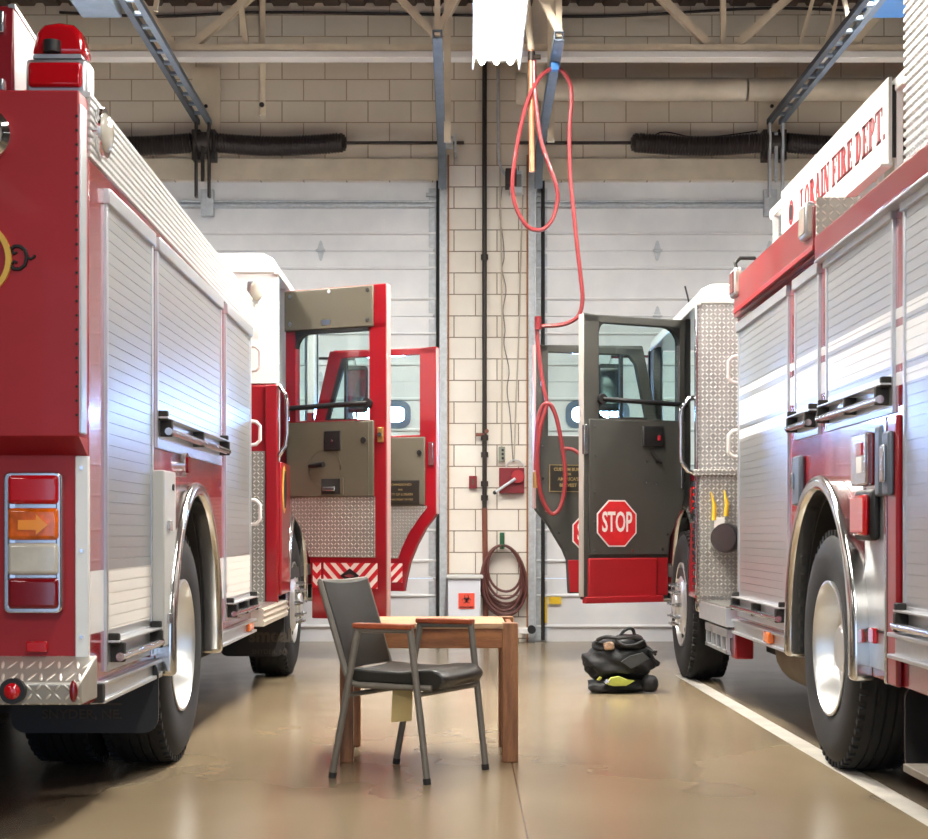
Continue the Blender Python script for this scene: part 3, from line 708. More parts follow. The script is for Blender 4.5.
def cab(t, Xs, hw, y0, y1, yh, yw, ztop, zsplit, dk, rearm):
    """Xs: aisle side plane; hw: full width; door openings behind yh (crew) and ahead of the wheel"""
    sg = t.sg; X2 = Xs-sg*hw
    def bx(m, a, b, *q): return m.box(min(a,b),max(a,b),*q)
    c = bx(MB(),Xs,X2,y0,y0+.05,.57,zsplit).build('cab_rear_wall', rearm, t.r, .02)
    up = MB(); bx(up,Xs-sg*.0,X2,y0,y0+.05,zsplit,ztop-.08)
    up.build('upper_rear_wall', M_white if sg>0 else M_dxzw, c)
    f = MB(); prof = [(Xs,ztop-.13),(Xs,ztop-.08),(Xs-sg*.03,ztop-.03),(Xs-sg*.09,ztop),(X2+sg*.09,ztop),(X2+sg*.03,ztop-.03),(X2,ztop-.08),(X2,ztop-.13)]
    f.prism(prof,'y',y0-.01,y1-.25).build('cab_roof', M_white, t.r, .01)
    bx(MB(),Xs+sg*.012,Xs-sg*.02,y0-.02,y1-.3,ztop-.14,ztop-.115).build('drip_rail', M_white, t.r, .004)
    f = MB(); bx(f,Xs-sg*.01,X2+sg*.01,y0+.05,y1-.1,.70,.78); bx(f,Xs-sg*.35,Xs-sg*.4,yh+.1,y1-.9,.7,1.9); f.build('cab_floor', M_interior, t.r)
    mats = [M_white if sg>0 else M_char, M_red if sg>0 else M_char]
    for a, b in ((y0+.05,y0+.10),(yh+.02,yw+.25),(y1-.5,y1-.1)):
        f = MB(); f.mat(0); bx(f,Xs,Xs-sg*.06,a,b,zsplit if sg>0 else 2.0,ztop-.12); f.mat(1); bx(f,Xs,Xs-sg*.06,a,b,1.22 if a==yh+.02 else .62,zsplit if sg>0 else 2.0); f.build('cab_side_pillar', mats, t.r, .006)
    f = MB(); bx(f,X2,X2+sg*.05,y0+.05,y1-.1,.7,1.75); f.build('far_side_panel', M_red, t.r)
    for a, b in ((y0+.05,y0+.2),(yh,yh+.6),(y1-.5,y1-.1)): bx(MB(),X2,X2+sg*.05,a,b,1.75,ztop-.12).build('far_pillar', M_red, t.r)
    f = MB(); bx(f,Xs,X2,y1-.12,y1,.6,1.55); f.build('cab_front', M_red, t.r, .03)
    for a, b in ((Xs,Xs-sg*.1),(X2,X2+sg*.1),((Xs+X2)/2-.04,(Xs+X2)/2+.04)): bx(MB(),a,b,y1-.3,y1-.15,1.5,ztop-.1).build('windscreen_post', M_white, t.r, .01)
    bx(MB(),Xs-sg*.1,X2+sg*.1,y1-.24,y1-.23,1.55,ztop-.14).build('windscreen', M_glass, t.r)
    bx(MB(),Xs-sg*.04,X2+sg*.04,y1,y1+.42,.45,.78).build('front_bumper', M_chrome, t.r, .03)
    for k in range(2):
        x = Xs-sg*(.55+1.0*k); s = MB().box(x-.26,x+.26,y0+.35,y0+.85,.95,1.12).build('crew_seat', M_interior, t.r, .04); MB().box(x-.25,x+.25,y0+.12,y0+.3,1.05,1.9).build('seat_back', M_interior, s, .05)
    # mirror on its arm at the front corner
    xm, ym = Xs+sg*.30, y1+.12
    m = MB().box(xm-.10,xm+.10,ym-.04,ym+.05,2.06,2.46).build('mirror', M_plastic, t.r, .03)
    MB().box(xm-.08,xm+.08,ym-.046,ym-.04,2.12,2.42).build('mirror_glass', M_chrome, m)
    f = MB(); f.tube([(Xs-sg*.05,y1-.1,2.5),(xm-sg*.02,ym,2.52),(xm,ym,2.4)],.015,8); f.tube([(Xs-sg*.05,y1-.1,1.98),(xm,ym,2.0),(xm,ym,2.12)],.015,8); f.build('mirror_arm', M_chrome, m)
    f = MB(); f.box(xm-.09,xm+.09,ym-.05,ym+.05,1.86,2.0); f.build('convex_mirror', M_chrome, m, .03)

def make_door(t, name, h, o, frame_m, trim_m, nn, body, tops):
    ang = math.atan2(o[1]-h[1], o[0]-h[0]); f = MB(); f.prism(body,'y',-.028,.028)
    for q in tops: f.prism(q,'y',-.028,.028)
    d = f.build(name, frame_m, t.r, .006, keep=True); po = ORG[t.r]
    d.location = (h[0]-po[0],h[1]-po[1],-po[2]); d.rotation_euler = (0,0,ang); ORG[d] = (0,0,0); return d
def yy(nn, a, b): return (min(nn*a,nn*b), max(nn*a,nn*b))
def dpoly(d, name, m, poly, nn, a=.028, b=.036, bev=.002): return MB().prism(poly,'y',*yy(nn,a,b)).build(name, m, d, bev)
def dbox(d, name, m, u0, u1, z0, z1, nn, a=.028, b=.036, bev=.002): return dpoly(d,name,m,[(u0,z0),(u1,z0),(u1,z1),(u0,z1)],nn,a,b,bev)
def dtext(d, name, s, h, m, u, z, nn, dep=.038, bold=0, xs=1.0): return text(name,s,h,m,d,frame((u,nn*dep,z),(-nn,0,0),(0,0,1)),.001,bold,xs=xs)
def corner(u0, z0, du, dz, r=.07):         # rounded window-corner gusset
    return [(u0,z0),(u0+du*r,z0)]+[(u0+du*r-du*r*math.sin(math.radians(a)), z0+dz*r-dz*r*math.cos(math.radians(a))) for a in (22,45,68)]+[(u0,z0+dz*r)]

M_fender = mat('polished_fender_steel',(216,215,212),.14,.95)
M_darksteel = mat('dark_polished_steel',(92,92,94),.2,.8)
# ================= left truck
RL = empty('fire_truck', (-2.49, 9.2, 0)); L = T(RL, -1.27, 1)
tag(RL, 'red fire truck on the left, tail lights towards the viewer, olive trimmed doors open', 'fire truck')
def wellpoly(y0, y1, zb, zt, c, rx=.618, zl=.55, zw=1.232): return [(y0,zb)]+archpath(c,rx,zl,zb,zw,16)+[(y1,zb),(y1,zt),(y0,zt)]
MB().prism(wellpoly(5.245,9.24,.45,2.30,7.0),'x',-3.71,-1.27).build('body_shell', M_redL, RL, .004)
MB().box(-3.70,-1.30,5.30,9.22,2.30,2.42).build('body_top', M_red, RL, .01)
# rear face
MB().box(-3.71,-1.272,5.12,5.25,1.347,2.494).build('rear_upper_panel', M_redflat, RL, .006)
f = MB(); f.prism([(5.12,1.349),(5.25,1.285),(5.25,1.349)],'x',-3.71,-1.272); f.build('panel_lip', M_redflat, RL)
MB().box(-3.71,-1.275,5.236,5.25,.60,1.31).build('rear_lower_panel', M_redflat, RL, .003)
f = MB(); f.box(-1.276,-1.266,5.125,5.205,1.36,2.45); f.build('corner_trim', M_alu, RL, .003)
f = MB(); f.box(-1.312,-1.266,5.228,5.25,.60,1.29); c = f.build('lower_corner_trim', M_white, RL, .004)
for z in (.68,.97,1.25): MB().cyl((-1.29,5.228,z),'y',.007,-.004,0,8).build('rivet', M_steel, c)
f = MB()
for k in range(22): f.cyl((-1.279,5.12,1.42+k*.047),'y',.005,-.004,0,6)
f.build('rivet_row', M_dark, RL)
q = at(102,128,5.36)
f = MB(); f.cyl((-1.27,5.37,2.415),'x',.085,0,.03,24); lm = f.build('side_scene_light', M_chrome, RL); MB().ball((-1.245,5.37,2.415),.03,.07,.07,18,10).build('lens', M_lensclear, lm)
# corrugated top panel
n = 9; zr0, zr1, zf0, zf1 = 2.295, 2.525, 2.235, 2.435
o = []; i_ = []
pr = []
for k in range(n):
    for a, d in ((0,-.012),(.18,-.012),(.32,.008),(.82,.008),(.96,-.012)): pr.append(((k+a)/n, d))
pr.append((1,-.012))
vs = []; m = len(pr)
for Y, z0, z1 in ((5.238,zr0,zr1),(9.33,zf0,zf1)):
    vs += [(L.x(d),Y,z0+(z1-z0)*q) for q, d in pr]+[(L.x(-.03),Y,z0+(z1-z0)*q) for q, d in pr]
fs = [(i,i+1,2*m+i+1,2*m+i) for i in range(m-1)]+[(m+i,3*m+i,3*m+i+1,m+i+1) for i in range(m-1)]+[(i,m+i,m+i+1,i+1) for i in range(m-1)]+[(2*m+i,2*m+i+1,3*m+i+1,3*m+i) for i in range(m-1)]+[(0,2*m,3*m,m),(m-1,2*m-1,4*m-1,3*m-1)]
def ridged(name):
    m, t, b = nt(name); vec, o = worldpos(t); w_ = math_(t,'SINE',math_(t,'MULTIPLY',o[1],2*PI/.035))
    b.inputs['Base Color'].default_value = lin((226,226,224)); b.inputs['Roughness'].default_value = .35; b.inputs['Metallic'].default_value = .25; bump(t,b,w_,.5,.004); return m
M_ridge = ridged('white_treadbrite')
pnl = MB().add(vs,fs).build('corrugated_top_panel', M_ridge, RL, 0, 50)
f = MB(); f.box(-1.275,-1.235,9.335,9.36,2.2,2.44); f.build('panel_end_cap', M_white, RL)
f = MB(); f.box(-1.30,-1.235,9.26,9.36,2.41,2.55); lm = f.build('front_scene_light', M_alu, RL, .02); MB().ball((-1.24,9.26,2.48),.04,.04,.065,12,8).build('lens', M_lensclear, lm)
# side: shutters, pillars, sill
roller(L, 5.47,6.28,.54,.655,2.245,M_slatL,.59,label='narrow aluminium roller door at the rear corner')
roller(L, 6.37,8.05,1.38,1.50,2.245,M_slatL,1.45,label='wide aluminium roller door above the rear wheel')
roller(L, 8.20,9.17,.56,.67,2.245,M_slatL,.60,label='narrow aluminium roller door nearest the cab')
f = MB(); L.B(f,-.02,.03,5.36,6.42,.44,.455); L.B(f,-.02,.03,5.36,6.42,.50,.515); L.B(f,-.02,.012,5.36,6.42,.44,.515); f.build('rub_rail', M_alu, RL, .003)
L.part('rub_rail_end', M_dark, -.04,.028,5.33,5.37,.445,.51)
f = MB(); L.B(f,-.02,.03,7.66,9.28,.44,.455); L.B(f,-.02,.03,7.66,9.28,.505,.52); L.B(f,-.02,.012,7.66,9.28,.44,.52); f.build('rub_rail', M_alu, RL, .003)
L.part('side_marker', M_lensdark, .0,.012,6.22,6.36,.53,.58,.003)
L.part('side_marker', M_amber, .01,.035,8.95,9.12,.46,.505,.006)
g = L.part('equipment_box', mat('grey_equipment_box',(186,186,182),.4), .0,.058,6.27,6.52,.57,1.285,.006)
for z in (1.06,.68): L.part('box_latch', M_steel, .058,.068,6.33,6.40,z-.02,z+.02,.002,g)
MB().cyl((L.x(.058),6.45,1.22),'x',.014,0,.006,12).build('lock', M_dark, g)
fender(L, 7.0, d=.085, w=.065)
q = MB(); q.cyl((-1.27,6.95,1.335),'x',.055,0,.03,20); q = q.build('round_filler_cap', M_chrome, RL); MB().cyl((-1.24,6.95,1.335),'x',.04,0,.01,20).build('cap_centre', M_lensdark, q)
side_handles(L, 9.27, ((2.0,2.15),(1.555,1.70),(1.08,1.23)))
# wheels
wheel(L, 7.0, -1.27, 'rear'); wheel(L, 7.0, -1.60, 'rear'); wheel(L, 11.3, -1.24, 'front'); wheel(L, 7.0, -3.68, 'rear', False); wheel(L, 11.3, -3.68, 'front', False)
undercarriage(L, -2.49, 5.4, 13.0); MB().box(-3.4,-1.6,7.75,10.1,.36,.5).build('underbody_filler', M_dark, RL, .03); MB().prism(rrect(-3.75,-3.15,.222,.52,.06),'y',6.26,6.275).build('mud_flap', M_plastic, RL); MB().box(-3.1,-1.9,6.29,6.45,.24,.5).build('rear_crossmember', M_dark, RL, .02)  # dark tank box added to keep light out from under the body
f = MB(); f.tube([(-3.3,7.0,.525),(-1.6,7.0,.525)],.09,14); f.ball((-2.49,7.0,.525),.22,.2,.22); f.tube([(-3.4,11.3,.5),(-1.5,11.3,.5)],.07,10); f.build('axle', M_dark, RL)
# tail lights
a, b = at(5,613,5.21), at(63,472,5.21)
h = MB(); h.strip([(p[0],p[1]) for p in rrect(a.x,b.x,a.z,b.z,.02)], rrect(a.x+.02,b.x-.02,a.z+.02,b.z-.02,.012), 'y', 5.19, 5.238, True); h.box(a.x+.01,b.x-.01,5.225,5.237,a.z+.01,b.z-.01)
h = h.build('tail_light_cluster', M_steel, RL, .006)
for y0, y1, m, lb in ((475,504,M_lensred,'upper red lens'),(508,540,M_lensamber,'amber turn lens with an arrow'),(543,575,M_lensclear,'clear reversing lens'),(578,609,M_lensdark,'lower dark red lens')):
    p, q = at(8,y1,5.19), at(59,y0,5.19); l = MB().box(p.x,q.x,5.178,5.225,p.z,q.z).build('lens', m, h, .014, seg=3); l['label'] = lb
    MB().strip(rrect(p.x-.004,q.x+.004,p.z-.004,q.z+.004,.016), rrect(p.x+.008,q.x-.008,p.z+.008,q.z-.008,.012),'y',5.262,5.31,True).build('bezel', M_dark, l) if 0 else None
MB().prism([(p.x,p.z) for p in (at(18,520,5.175),at(36,520,5.175),at(36,514,5.175),at(48,525,5.175),at(36,535,5.175),at(36,530,5.175),at(18,530,5.175))],'y',5.172,5.179).build('turn_arrow', mat('amber_arrow',(246,150,40),.15,0,.8), h)
a, b = at(27,652,5.23), at(48,641,5.23); MB().box(a.x,b.x,5.215,5.237,a.z,b.z).build('small_marker_light', M_lensred, RL, .005)
# tailboard
f = MB(); f.prism([(5.245,.472),(5.03,.472),(5.02,.542),(5.035,.555),(5.245,.617)],'x',-3.72,-1.24); tb = f.build('tailboard', M_dbig, RL, .006)
c = at(13,691,5.01); f = MB(); f.cyl(c,'y',.042,-.012,.01,22); b = f.build('round_marker', M_plastic, tb); MB().ball((c.x,c.y-.012,c.z),.027,.014,.027,16,8).build('lens', M_lensred, b)
c = at(73,691.5,5.01); MB().ball((c.x,c.y+.006,c.z),.014,.012,.036,12,8).build('oval_reflector', M_lensdark, tb)
# mud flap with its lettering
f = MB(); f.prism([(x,z) for x,z in rrect(-1.83,-1.235,.222,.52,.06)],'y',6.26,6.275); mf = f.build('mud_flap', M_plastic, RL)
c = at(82,714.5,6.255); text('mud_flap_lettering','SNYDER, NE.',.052,M_greytext,mf,frame((c.x,6.258,c.z),(1,0,0),(0,0,1)),.001,.001,xs=1.1)
c = at(82,704,6.255); MB().box(c.x-.16,c.x+.16,6.255,6.26,c.z-.004,c.z+.004).build('underline', M_greytext, mf)
# emblem, round light, beacon, rear hose-bed box
c = at(-28.8,259,5.115); f = MB()
f.strip(arc(c.x,c.z,.133,.133,0,360,48),arc(c.x,c.z,.115,.115,0,360,48),'y',5.108,5.121,True); e = f.build('gold_ring_emblem', M_gold, RL)
f = MB(); f.tube([(at(x,y,5.118).x,5.118,at(x,y,5.118).z) for x,y in ((11,249),(15,246),(20,246.5),(25,250),(27,257),(25,265),(20,269),(14,269),(11,266))],.0065,6)
f.tube([(at(x,y,5.118).x,5.118,at(x,y,5.118).z) for x,y in ((26,257),(31,259),(34,257),(35,255))],.005,6); f.tube([(at(x,y,5.118).x,5.118,at(x,y,5.118).z) for x,y in ((12,251),(14,254),(17,252))],.005,6); f.tube([(at(x,y,5.118).x,5.118,at(x,y,5.118).z) for x,y in ((12,264),(14,261),(17,263))],.005,6)
f.build('black_scroll', M_ink, RL)
c = at(-14,136,5.12); f = MB(); f.lathe([(.085,0),(.088,-.03),(.07,-.045),(.064,-.03),(.0,-.03)],c,'y',32); b = f.build('round_work_light', M_chrome, RL); MB().ball((c.x,c.y-.03,c.z),.062,.02,.062,18,8).build('lens', M_lensclear, b)
Yb = 5.3; a, b = at(26,89,Yb), at(88,59,Yb)
h = MB(); h.box(a.x,b.x,5.29,5.40,2.42,b.z); bl = h.build('warning_beacon', M_alu, RL, .015)
p, q = at(28,87,5.28), at(82,62,5.28); MB().box(p.x,q.x,5.272,5.30,p.z,q.z).build('red_lens', M_lensred, bl, .012, seg=3)
zb = b.z; f = MB(); xc = (a.x+b.x)/2+.004
MB().prism([(xc-.085,zb),(xc-.08,zb+.014),(xc+.08,zb+.014),(xc+.085,zb)],'y',5.29,5.40).build('dome_base', M_alu, bl)
dome = [(-.095,0),(-.09,.03),(-.075,.095),(-.05,.122),(0,.13),(.05,.122),(.075,.095),(.09,.03),(.095,0)]
f = MB(); f.prism([(xc+x,zb+.012+z*.9) for x,z in dome],'y',5.30,5.41); f.build('dome', M_lensred, bl, .03, seg=4)
MB().cyl((xc-.02,5.296,zb+.03),'z',.03,-.01,.03,16).build('bulb_mount', M_plastic, bl)
f = MB(); x1 = at(14,50,5.3).x; f.prism([(5.30,2.5),(5.30,2.835),(5.80,2.78),(5.80,2.5)],'x',-3.5,x1); b = f.build('hose_bed_box', M_red, RL, .008)
f = MB(); f.prism([(5.30,2.825),(5.30,2.838),(5.80,2.783),(5.80,2.77)],'x',x1-.02,x1+.004); f.build('edge_trim', M_alu, b)
for y0, y1 in ((12,34),(80,92)):
    p, q = at(-6,y1,5.3), at(5,y0,5.3); MB().box(p.x,q.x,5.28,5.302,p.z,q.z).build('latch', M_steel, b, .004)
# cab
cab(L, -1.222, 2.52, 10.15, 13.15, 10.78, 11.3, 2.86, 2.01, M_olive, M_red)
f = MB(); f.box(-1.445,-1.272,10.135,10.149,.57,1.565); f.build('diamond_rear_plate', M_dxz, RL)
f = MB(); f.tube([(-1.23,10.17,2.0),(-1.205,10.12,1.99),(-1.165,10.12,1.93),(-1.155,10.12,1.86),(-1.155,10.12,1.68),(-1.165,10.12,1.60),(-1.205,10.12,1.54),(-1.23,10.17,1.53)],.015,10); f.build('grab_rail', M_chrome, RL)
f = MB(); f.box(-1.30,-1.215,10.12,10.16,.57,2.0); f.build('rear_edge_post', M_red, RL, .01)
f = MB(); f.box(-3.5,-1.45,9.22,10.16,.57,2.0); f.build('pump_house', M_dark, RL)
f = MB(); f.prism([(10.2,.62),(10.72,.62),(10.66,.9),(10.72,1.1),(10.8,1.22),(10.8,1.5),(10.2,1.5)],'x',-1.25,-1.2); q = f.build('lower_cab_skin', M_red, RL, .01)
f = MB(); f.ball((-1.2,10.35,1.32),.01,.10,.16,16,10); f.build('gold_crest', M_gold, q); f = MB(); f.ball((-1.195,10.35,1.32),.009,.08,.13,14,8); f.build('crest_centre', M_ink, q)
f = MB(); 
prof = [(-1.75,.47),(-1.75,.575),(-1.205,.575),(-1.195,.565),(-1.205,.545),(-1.195,.53),(-1.205,.51),(-1.195,.495),(-1.2,.47)]
f.prism(prof,'y',9.28,10.55).build('side_step', mat('ridged_aluminium',(206,198,184),.4,.4,0,.06,12), RL)
f = MB(); f.box(-1.6,-1.22,9.27,10.5,.576,.582); f.build('step_tread', M_dxy, RL)
f = MB(); f.prism(rrect(-1.66,-1.225,.19,.50,.05),'y',10.56,10.575); mf = f.build('mud_flap', M_plastic, RL)
c = at(270,636,10.55); text('mud_flap_lettering','smeal',.13,M_greytext,mf,frame((c.x,10.558,c.z),(1,0,0),(0,0,1)),.001,.004); text('mud_flap_lettering','SNYDER, NE.',.045,M_greytext,mf,frame((c.x,10.558,c.z-.11),(1,0,0),(0,0,1)),.001)
fender(L, 11.3, .64, .5, 1.24, .07, .56, .05)
# doors
nn = -1
d = make_door(L,'crew_door',(-1.225,10.76),(-.51,10.42),M_red,M_olive,nn,
  [(0,1.80),(0,1.25),(.05,1.19),(.133,1.05),(.18,.92),(.197,.84),(.213,.62),(.213,.445),(.792,.445),(.792,1.80)],
  [[(0,1.78),(.085,1.78),(.085,2.45),(0,2.45)],[(.66,1.78),(.792,1.78),(.792,2.45),(.66,2.45)],[(0,2.41),(.792,2.41),(.792,2.705),(0,2.705)]])
d['label'] = 'tall red crew door with olive trim'
dbox(d,'upper_trim',M_olive,.0,.70,2.42,2.70,nn,.028,.046,.01)
for u,z in ((.05,2.66),(.36,2.675),(.66,2.665),(.05,2.47),(.66,2.465)): MB().cyl((u,nn*.046,z),'y',.014,-.004,.004,10).build('trim_screw', M_steel, d)
dbox(d,'trim_label',M_steel,.30,.37,2.45,2.485,nn,.046,.048,0)
dbox(d,'window_seal',M_plastic,.085,.66,2.395,2.42,nn,.0,.04)
dpoly(d,'seal_corner',M_plastic,corner(.085,2.40,1,-1,.10),nn,-.02,.034,0)
dbox(d,'lower_trim',M_olive,.015,.705,1.275,1.79,nn,.028,.046,.01)
dbox(d,'trim_crease',M_olive,.66,.67,1.28,1.785,nn,.046,.05)
dpoly(d,'diamond_kick_plate',M_dxz,[(.015,1.275),(.03,1.215),(.133,1.05),(.197,.865),(.708,.865),(.708,1.275)],nn,.028,.034,0)
dbox(d,'chevron_panel',M_chev,.309,.725,.655,.826,nn,.028,.032,0); dbox(d,'chevron_panel',M_chev,.222,.285,.655,.826,nn,.028,.032,0)
f = dpoly(d,'black_diamond_badge',M_plastic,[(.515-.075,.74),(.515,.69),(.515+.075,.74),(.515,.79)],nn,.032,.036,0)
dpoly(f,'badge_centre',M_steel,[(.515-.045,.74),(.515,.727),(.515+.045,.74),(.515,.753)],nn,.036,.038,0)
s = dbox(d,'speaker',M_plastic,.325,.455,1.59,1.725,nn,.046,.06,.015); dbox(s,'speaker_centre',M_steel,.383,.397,1.65,1.664,nn,.06,.064)
f = MB(); f.strip(arc(.325,1.475,.13,.13,0,360,36),arc(.325,1.475,.122,.122,0,360,36),'y',*yy(nn,.046,.049)); f.build('crank_recess', M_olive, d)
f = MB(); f.tube([(.21,nn*.06,1.49),(.26,nn*.075,1.49),(.335,nn*.08,1.497)],[.012,.016,.02],8); f.build('window_crank', M_plastic, d)
s = dbox(d,'handle_recess',M_dark,.30,.47,1.295,1.40,nn,.046,.05,.006); dbox(s,'inner_handle',M_steel,.32,.42,1.315,1.345,nn,.05,.075,.006); dbox(s,'recess_rim',M_olive,.45,.475,1.29,1.405,nn,.046,.056)
MB().cyl((.63,nn*.046,1.655),'y',.022,-.01,.01,12).build('lock_knob', M_plastic, d)
f = MB(); f.box(.735,.775,*yy(nn,.02,.05),1.64,1.74); lt = f.build('door_latch', M_brassy, d, .004); MB().cyl((.755,nn*.05,1.69),'y',.015,-.01,.01,10).build('latch_pin', M_dark, lt)
f = MB(); f.tube([(.04,nn*.05,1.89),(.655,nn*.05,1.905)],.018,10); f.cyl((.655,nn*.03,1.905),'y',.035,-.03,.03,12); f.build('window_grab_bar', M_plastic, d)
MB().box(.085,.66,-.004,.004,1.79,2.41).build('window_glass', M_glass, d)
f = MB(); f.box(.792,.800,-.026,.026,.47,2.70); f.build('door_edge', M_edge, d, .004)
# front door
d = make_door(L,'front_door',(-1.22,12.55),(-.21,12.15),M_red,M_olive,nn,
  [(0,1.92),(0,.57),(.81,.57),(.825,.66),(.86,.80),(.92,.935),(1.0,1.075),(1.086,1.175),(1.086,1.80),(.5,1.80),(.09,1.82)],
  [[(0,1.7),(.075,1.7),(.27,2.40),(.33,2.484),(.168,2.484),(0,1.85)],[(.948,1.78),(1.086,1.78),(1.086,2.484),(.948,2.484)],[(.168,2.432),(1.086,2.432),(1.086,2.484),(.168,2.484)]])
d['label'] = 'red front door with olive trim and slanted windscreen edge'
dbox(d,'window_seal',M_plastic,.29,.31,1.8,2.43,nn,-.01,.03); dpoly(d,'seal_edge',M_plastic,[(.075,1.78),(.10,1.78),(.31,2.43),(.27,2.43)],nn,.0,.034,0)
dbox(d,'door_trim',M_olive,.06,1.0,1.245,1.785,nn,.028,.046,.012)
p = dbox(d,'plaque',M_plaque,.63,.955,1.255,1.445,nn,.046,.05,.006)
for s, z, h in (('COMMISSIONED',1.41,.026),('FOR',1.37,.02),('CITY OF LORAIN',1.333,.028),('DEPARTMENT OF FIRE',1.293,.022)): dtext(d,'plaque_wording',s,h,M_goldtext,.793,z,nn,.052)
dpoly(d,'diamond_kick_plate',M_dxz,[(.06,.83),(.765,.83),(.79,.90),(.85,1.02),(.95,1.16),(1.01,1.225),(1.01,1.245),(.06,1.245)],nn,.028,.034,0)
dbox(d,'chevron_panel',M_chev,.2,.80,.64,.79,nn,.028,.032,0)
MB().cyl((.955,nn*.046,1.66),'y',.02,-.012,.012,10).build('lock_knob', M_plastic, d)
f = MB(); f.box(1.03,1.07,*yy(nn,.02,.05),1.56,1.74); f.build('door_latch', M_steel, d, .004)
f = MB(); f.box(1.086,1.094,-.026,.026,1.18,2.48); f.build('door_edge', M_edge, d, .003)
MB().prism([(.08,1.8),(.948,1.8),(.948,2.43),(.28,2.43)],'y',-.004,.004).build('window_glass', M_glass, d)

# ================= right truck
RR = empty('fire_truck', (2.85, 9.0, 0)); R = T(RR, 1.62, -1)
tag(RR, 'red fire truck on the right, its charcoal doors open and bearing stop signs', 'fire truck')
MB().prism(wellpoly(4.2,9.18,.46,2.31,6.8),'x',1.62,4.06).build('body_shell', M_redR, RR, .004)
f = MB(); R.B(f,-.03,.05,6.97,8.98,2.315,2.505); f.build('front_fascia', M_red, RR, .004)
R.part('fascia_trim', M_redflat, .045,.056,6.96,9.0,2.30,2.325,.003)
f = MB(); R.B(f,-.03,.05,4.2,6.95,2.245,2.36); f.build('rear_fascia', M_red, RR, .012)
R.part('fascia_trim', M_alu, .0,.052,4.2,6.95,2.238,2.25,.003)
f = MB(); f.box(1.60,3.9,6.94,9.18,2.3,2.485); f.build('top_compartment', M_red, RR, .006)
f = MB(); f.box(1.575,1.86,6.925,6.94,2.30,2.53); f.build('compartment_end_plate', M_dbig, RR)
for y, z in ((7.0,2.45),(8.86,2.47)):
    b = R.part('corner_scene_light', M_alu, .03,.075,y,y+.16,z-.08,z+.08,.015); R.part('lens', M_lensclear if y<8 else M_lensdark, .075,.08,y+.02,y+.14,z-.06,z+.06,.004,b)
    R.part('lens', M_lensclear, .035,.07,y-.005,y,z-.06,z+.06,.003,b)
roller(R, 7.71,9.11,.54,.665,2.262,M_slatR,.60,label='roller door nearest the cab')
roller(R, 7.04,7.55,1.48,1.57,2.262,M_slatR,1.535,label='narrow roller door above the front of the wheel arch')
roller(R, 5.82,6.90,1.48,1.57,2.262,M_slatR,1.535,label='wide roller door above the wheel')
roller(R, 4.4,5.68,.62,.76,2.262,M_slatR,.69,label='tall roller door cut by the right edge of the view')
f = MB(); R.B(f,-.02,.03,7.44,9.22,.435,.45); R.B(f,-.02,.03,7.44,9.22,.505,.52); R.B(f,-.02,.012,7.44,9.22,.435,.52); f.build('rub_rail', M_alu, RR, .003)
f = MB(); R.B(f,-.02,.06,4.2,5.72,.57,.585); R.B(f,-.02,.06,4.2,5.72,.65,.665); R.B(f,-.02,.03,4.2,5.72,.57,.665); f.build('rub_rail', M_alu, RR, .003)
R.part('side_marker', M_amber, .012,.045,8.03,8.17,.455,.515,.008)
fender(R, 6.8, .655, .44, 1.285, .085, w=.07)
R.part('stainless_panel', M_alu, .0,.012,5.86,6.22,.50,1.20,.004)
R.part('pillar_plate', M_red, .0,.025,5.72,5.84,.46,1.47,.008)
R.part('panel_edge', M_steel, .005,.03,5.845,5.87,.46,1.47,.004)
b = R.part('fuel_door', M_bluegrey, .0,.03,7.36,7.52,1.16,1.40,.012); R.part('door_pull', M_steel, .03,.045,7.46,7.49,1.24,1.32,.004,b)
b = R.part('control_box', M_steel, .0,.035,6.12,6.36,1.22,1.43,.008); R.part('red_switch_label', M_lensred, .035,.04,6.17,6.25,1.34,1.39,.002,b); R.part('white_switch_label', M_offwhite, .035,.04,6.17,6.25,1.27,1.335,.002,b)
b = R.part('warning_light', M_plastic, .012,.05,5.98,6.24,1.00,1.20,.015); R.part('red_lens', M_lensred, .05,.075,6.0,6.22,1.02,1.18,.015,b)
b = R.part('paddle_latch', M_bluegrey, .025,.05,5.74,5.83,1.17,1.41,.01); R.part('latch_lever', M_steel, .05,.065,5.76,5.81,1.22,1.36,.006,b)
b = R.part('paddle_latch', M_bluegrey, .012,.04,5.90,5.97,1.17,1.44,.01)
R.part('side_marker', M_lensred, .012,.03,6.02,6.10,.60,.66,.004)
R.part('marker_wire', M_plastic, .012,.018,5.90,6.24,.645,.655,0)
side_handles(R, 9.2, ((1.92,2.08),(1.48,1.64)))
# white treadbrite bulkhead at the top
n = 28; o = []; i_ = []
for k in range(n):
    for a, d in ((0,.0),(.2,.0),(.35,.01),(.75,.01),(.95,.0)): o.append((1.70-d,2.37+(k+a)*.034)); i_.append((1.75,2.37+(k+a)*.034))
o.append((1.70,2.37+n*.034)); i_.append((1.75,2.37+n*.034))
MB().strip(o,i_,'y',4.2,5.96).build('white_ridged_bulkhead', M_ridge, RR, 0, 50)
f = MB(); f.prism([(1.60,2.36),(1.66,2.42),(1.70,2.42),(1.70,2.36)],'y',4.2,6.02); f.build('bulkhead_cove', M_ridge, RR, .02)
MB().box(1.72,3.95,5.0,5.95,2.35,3.31).build('turret_housing', M_white, RR, .02)
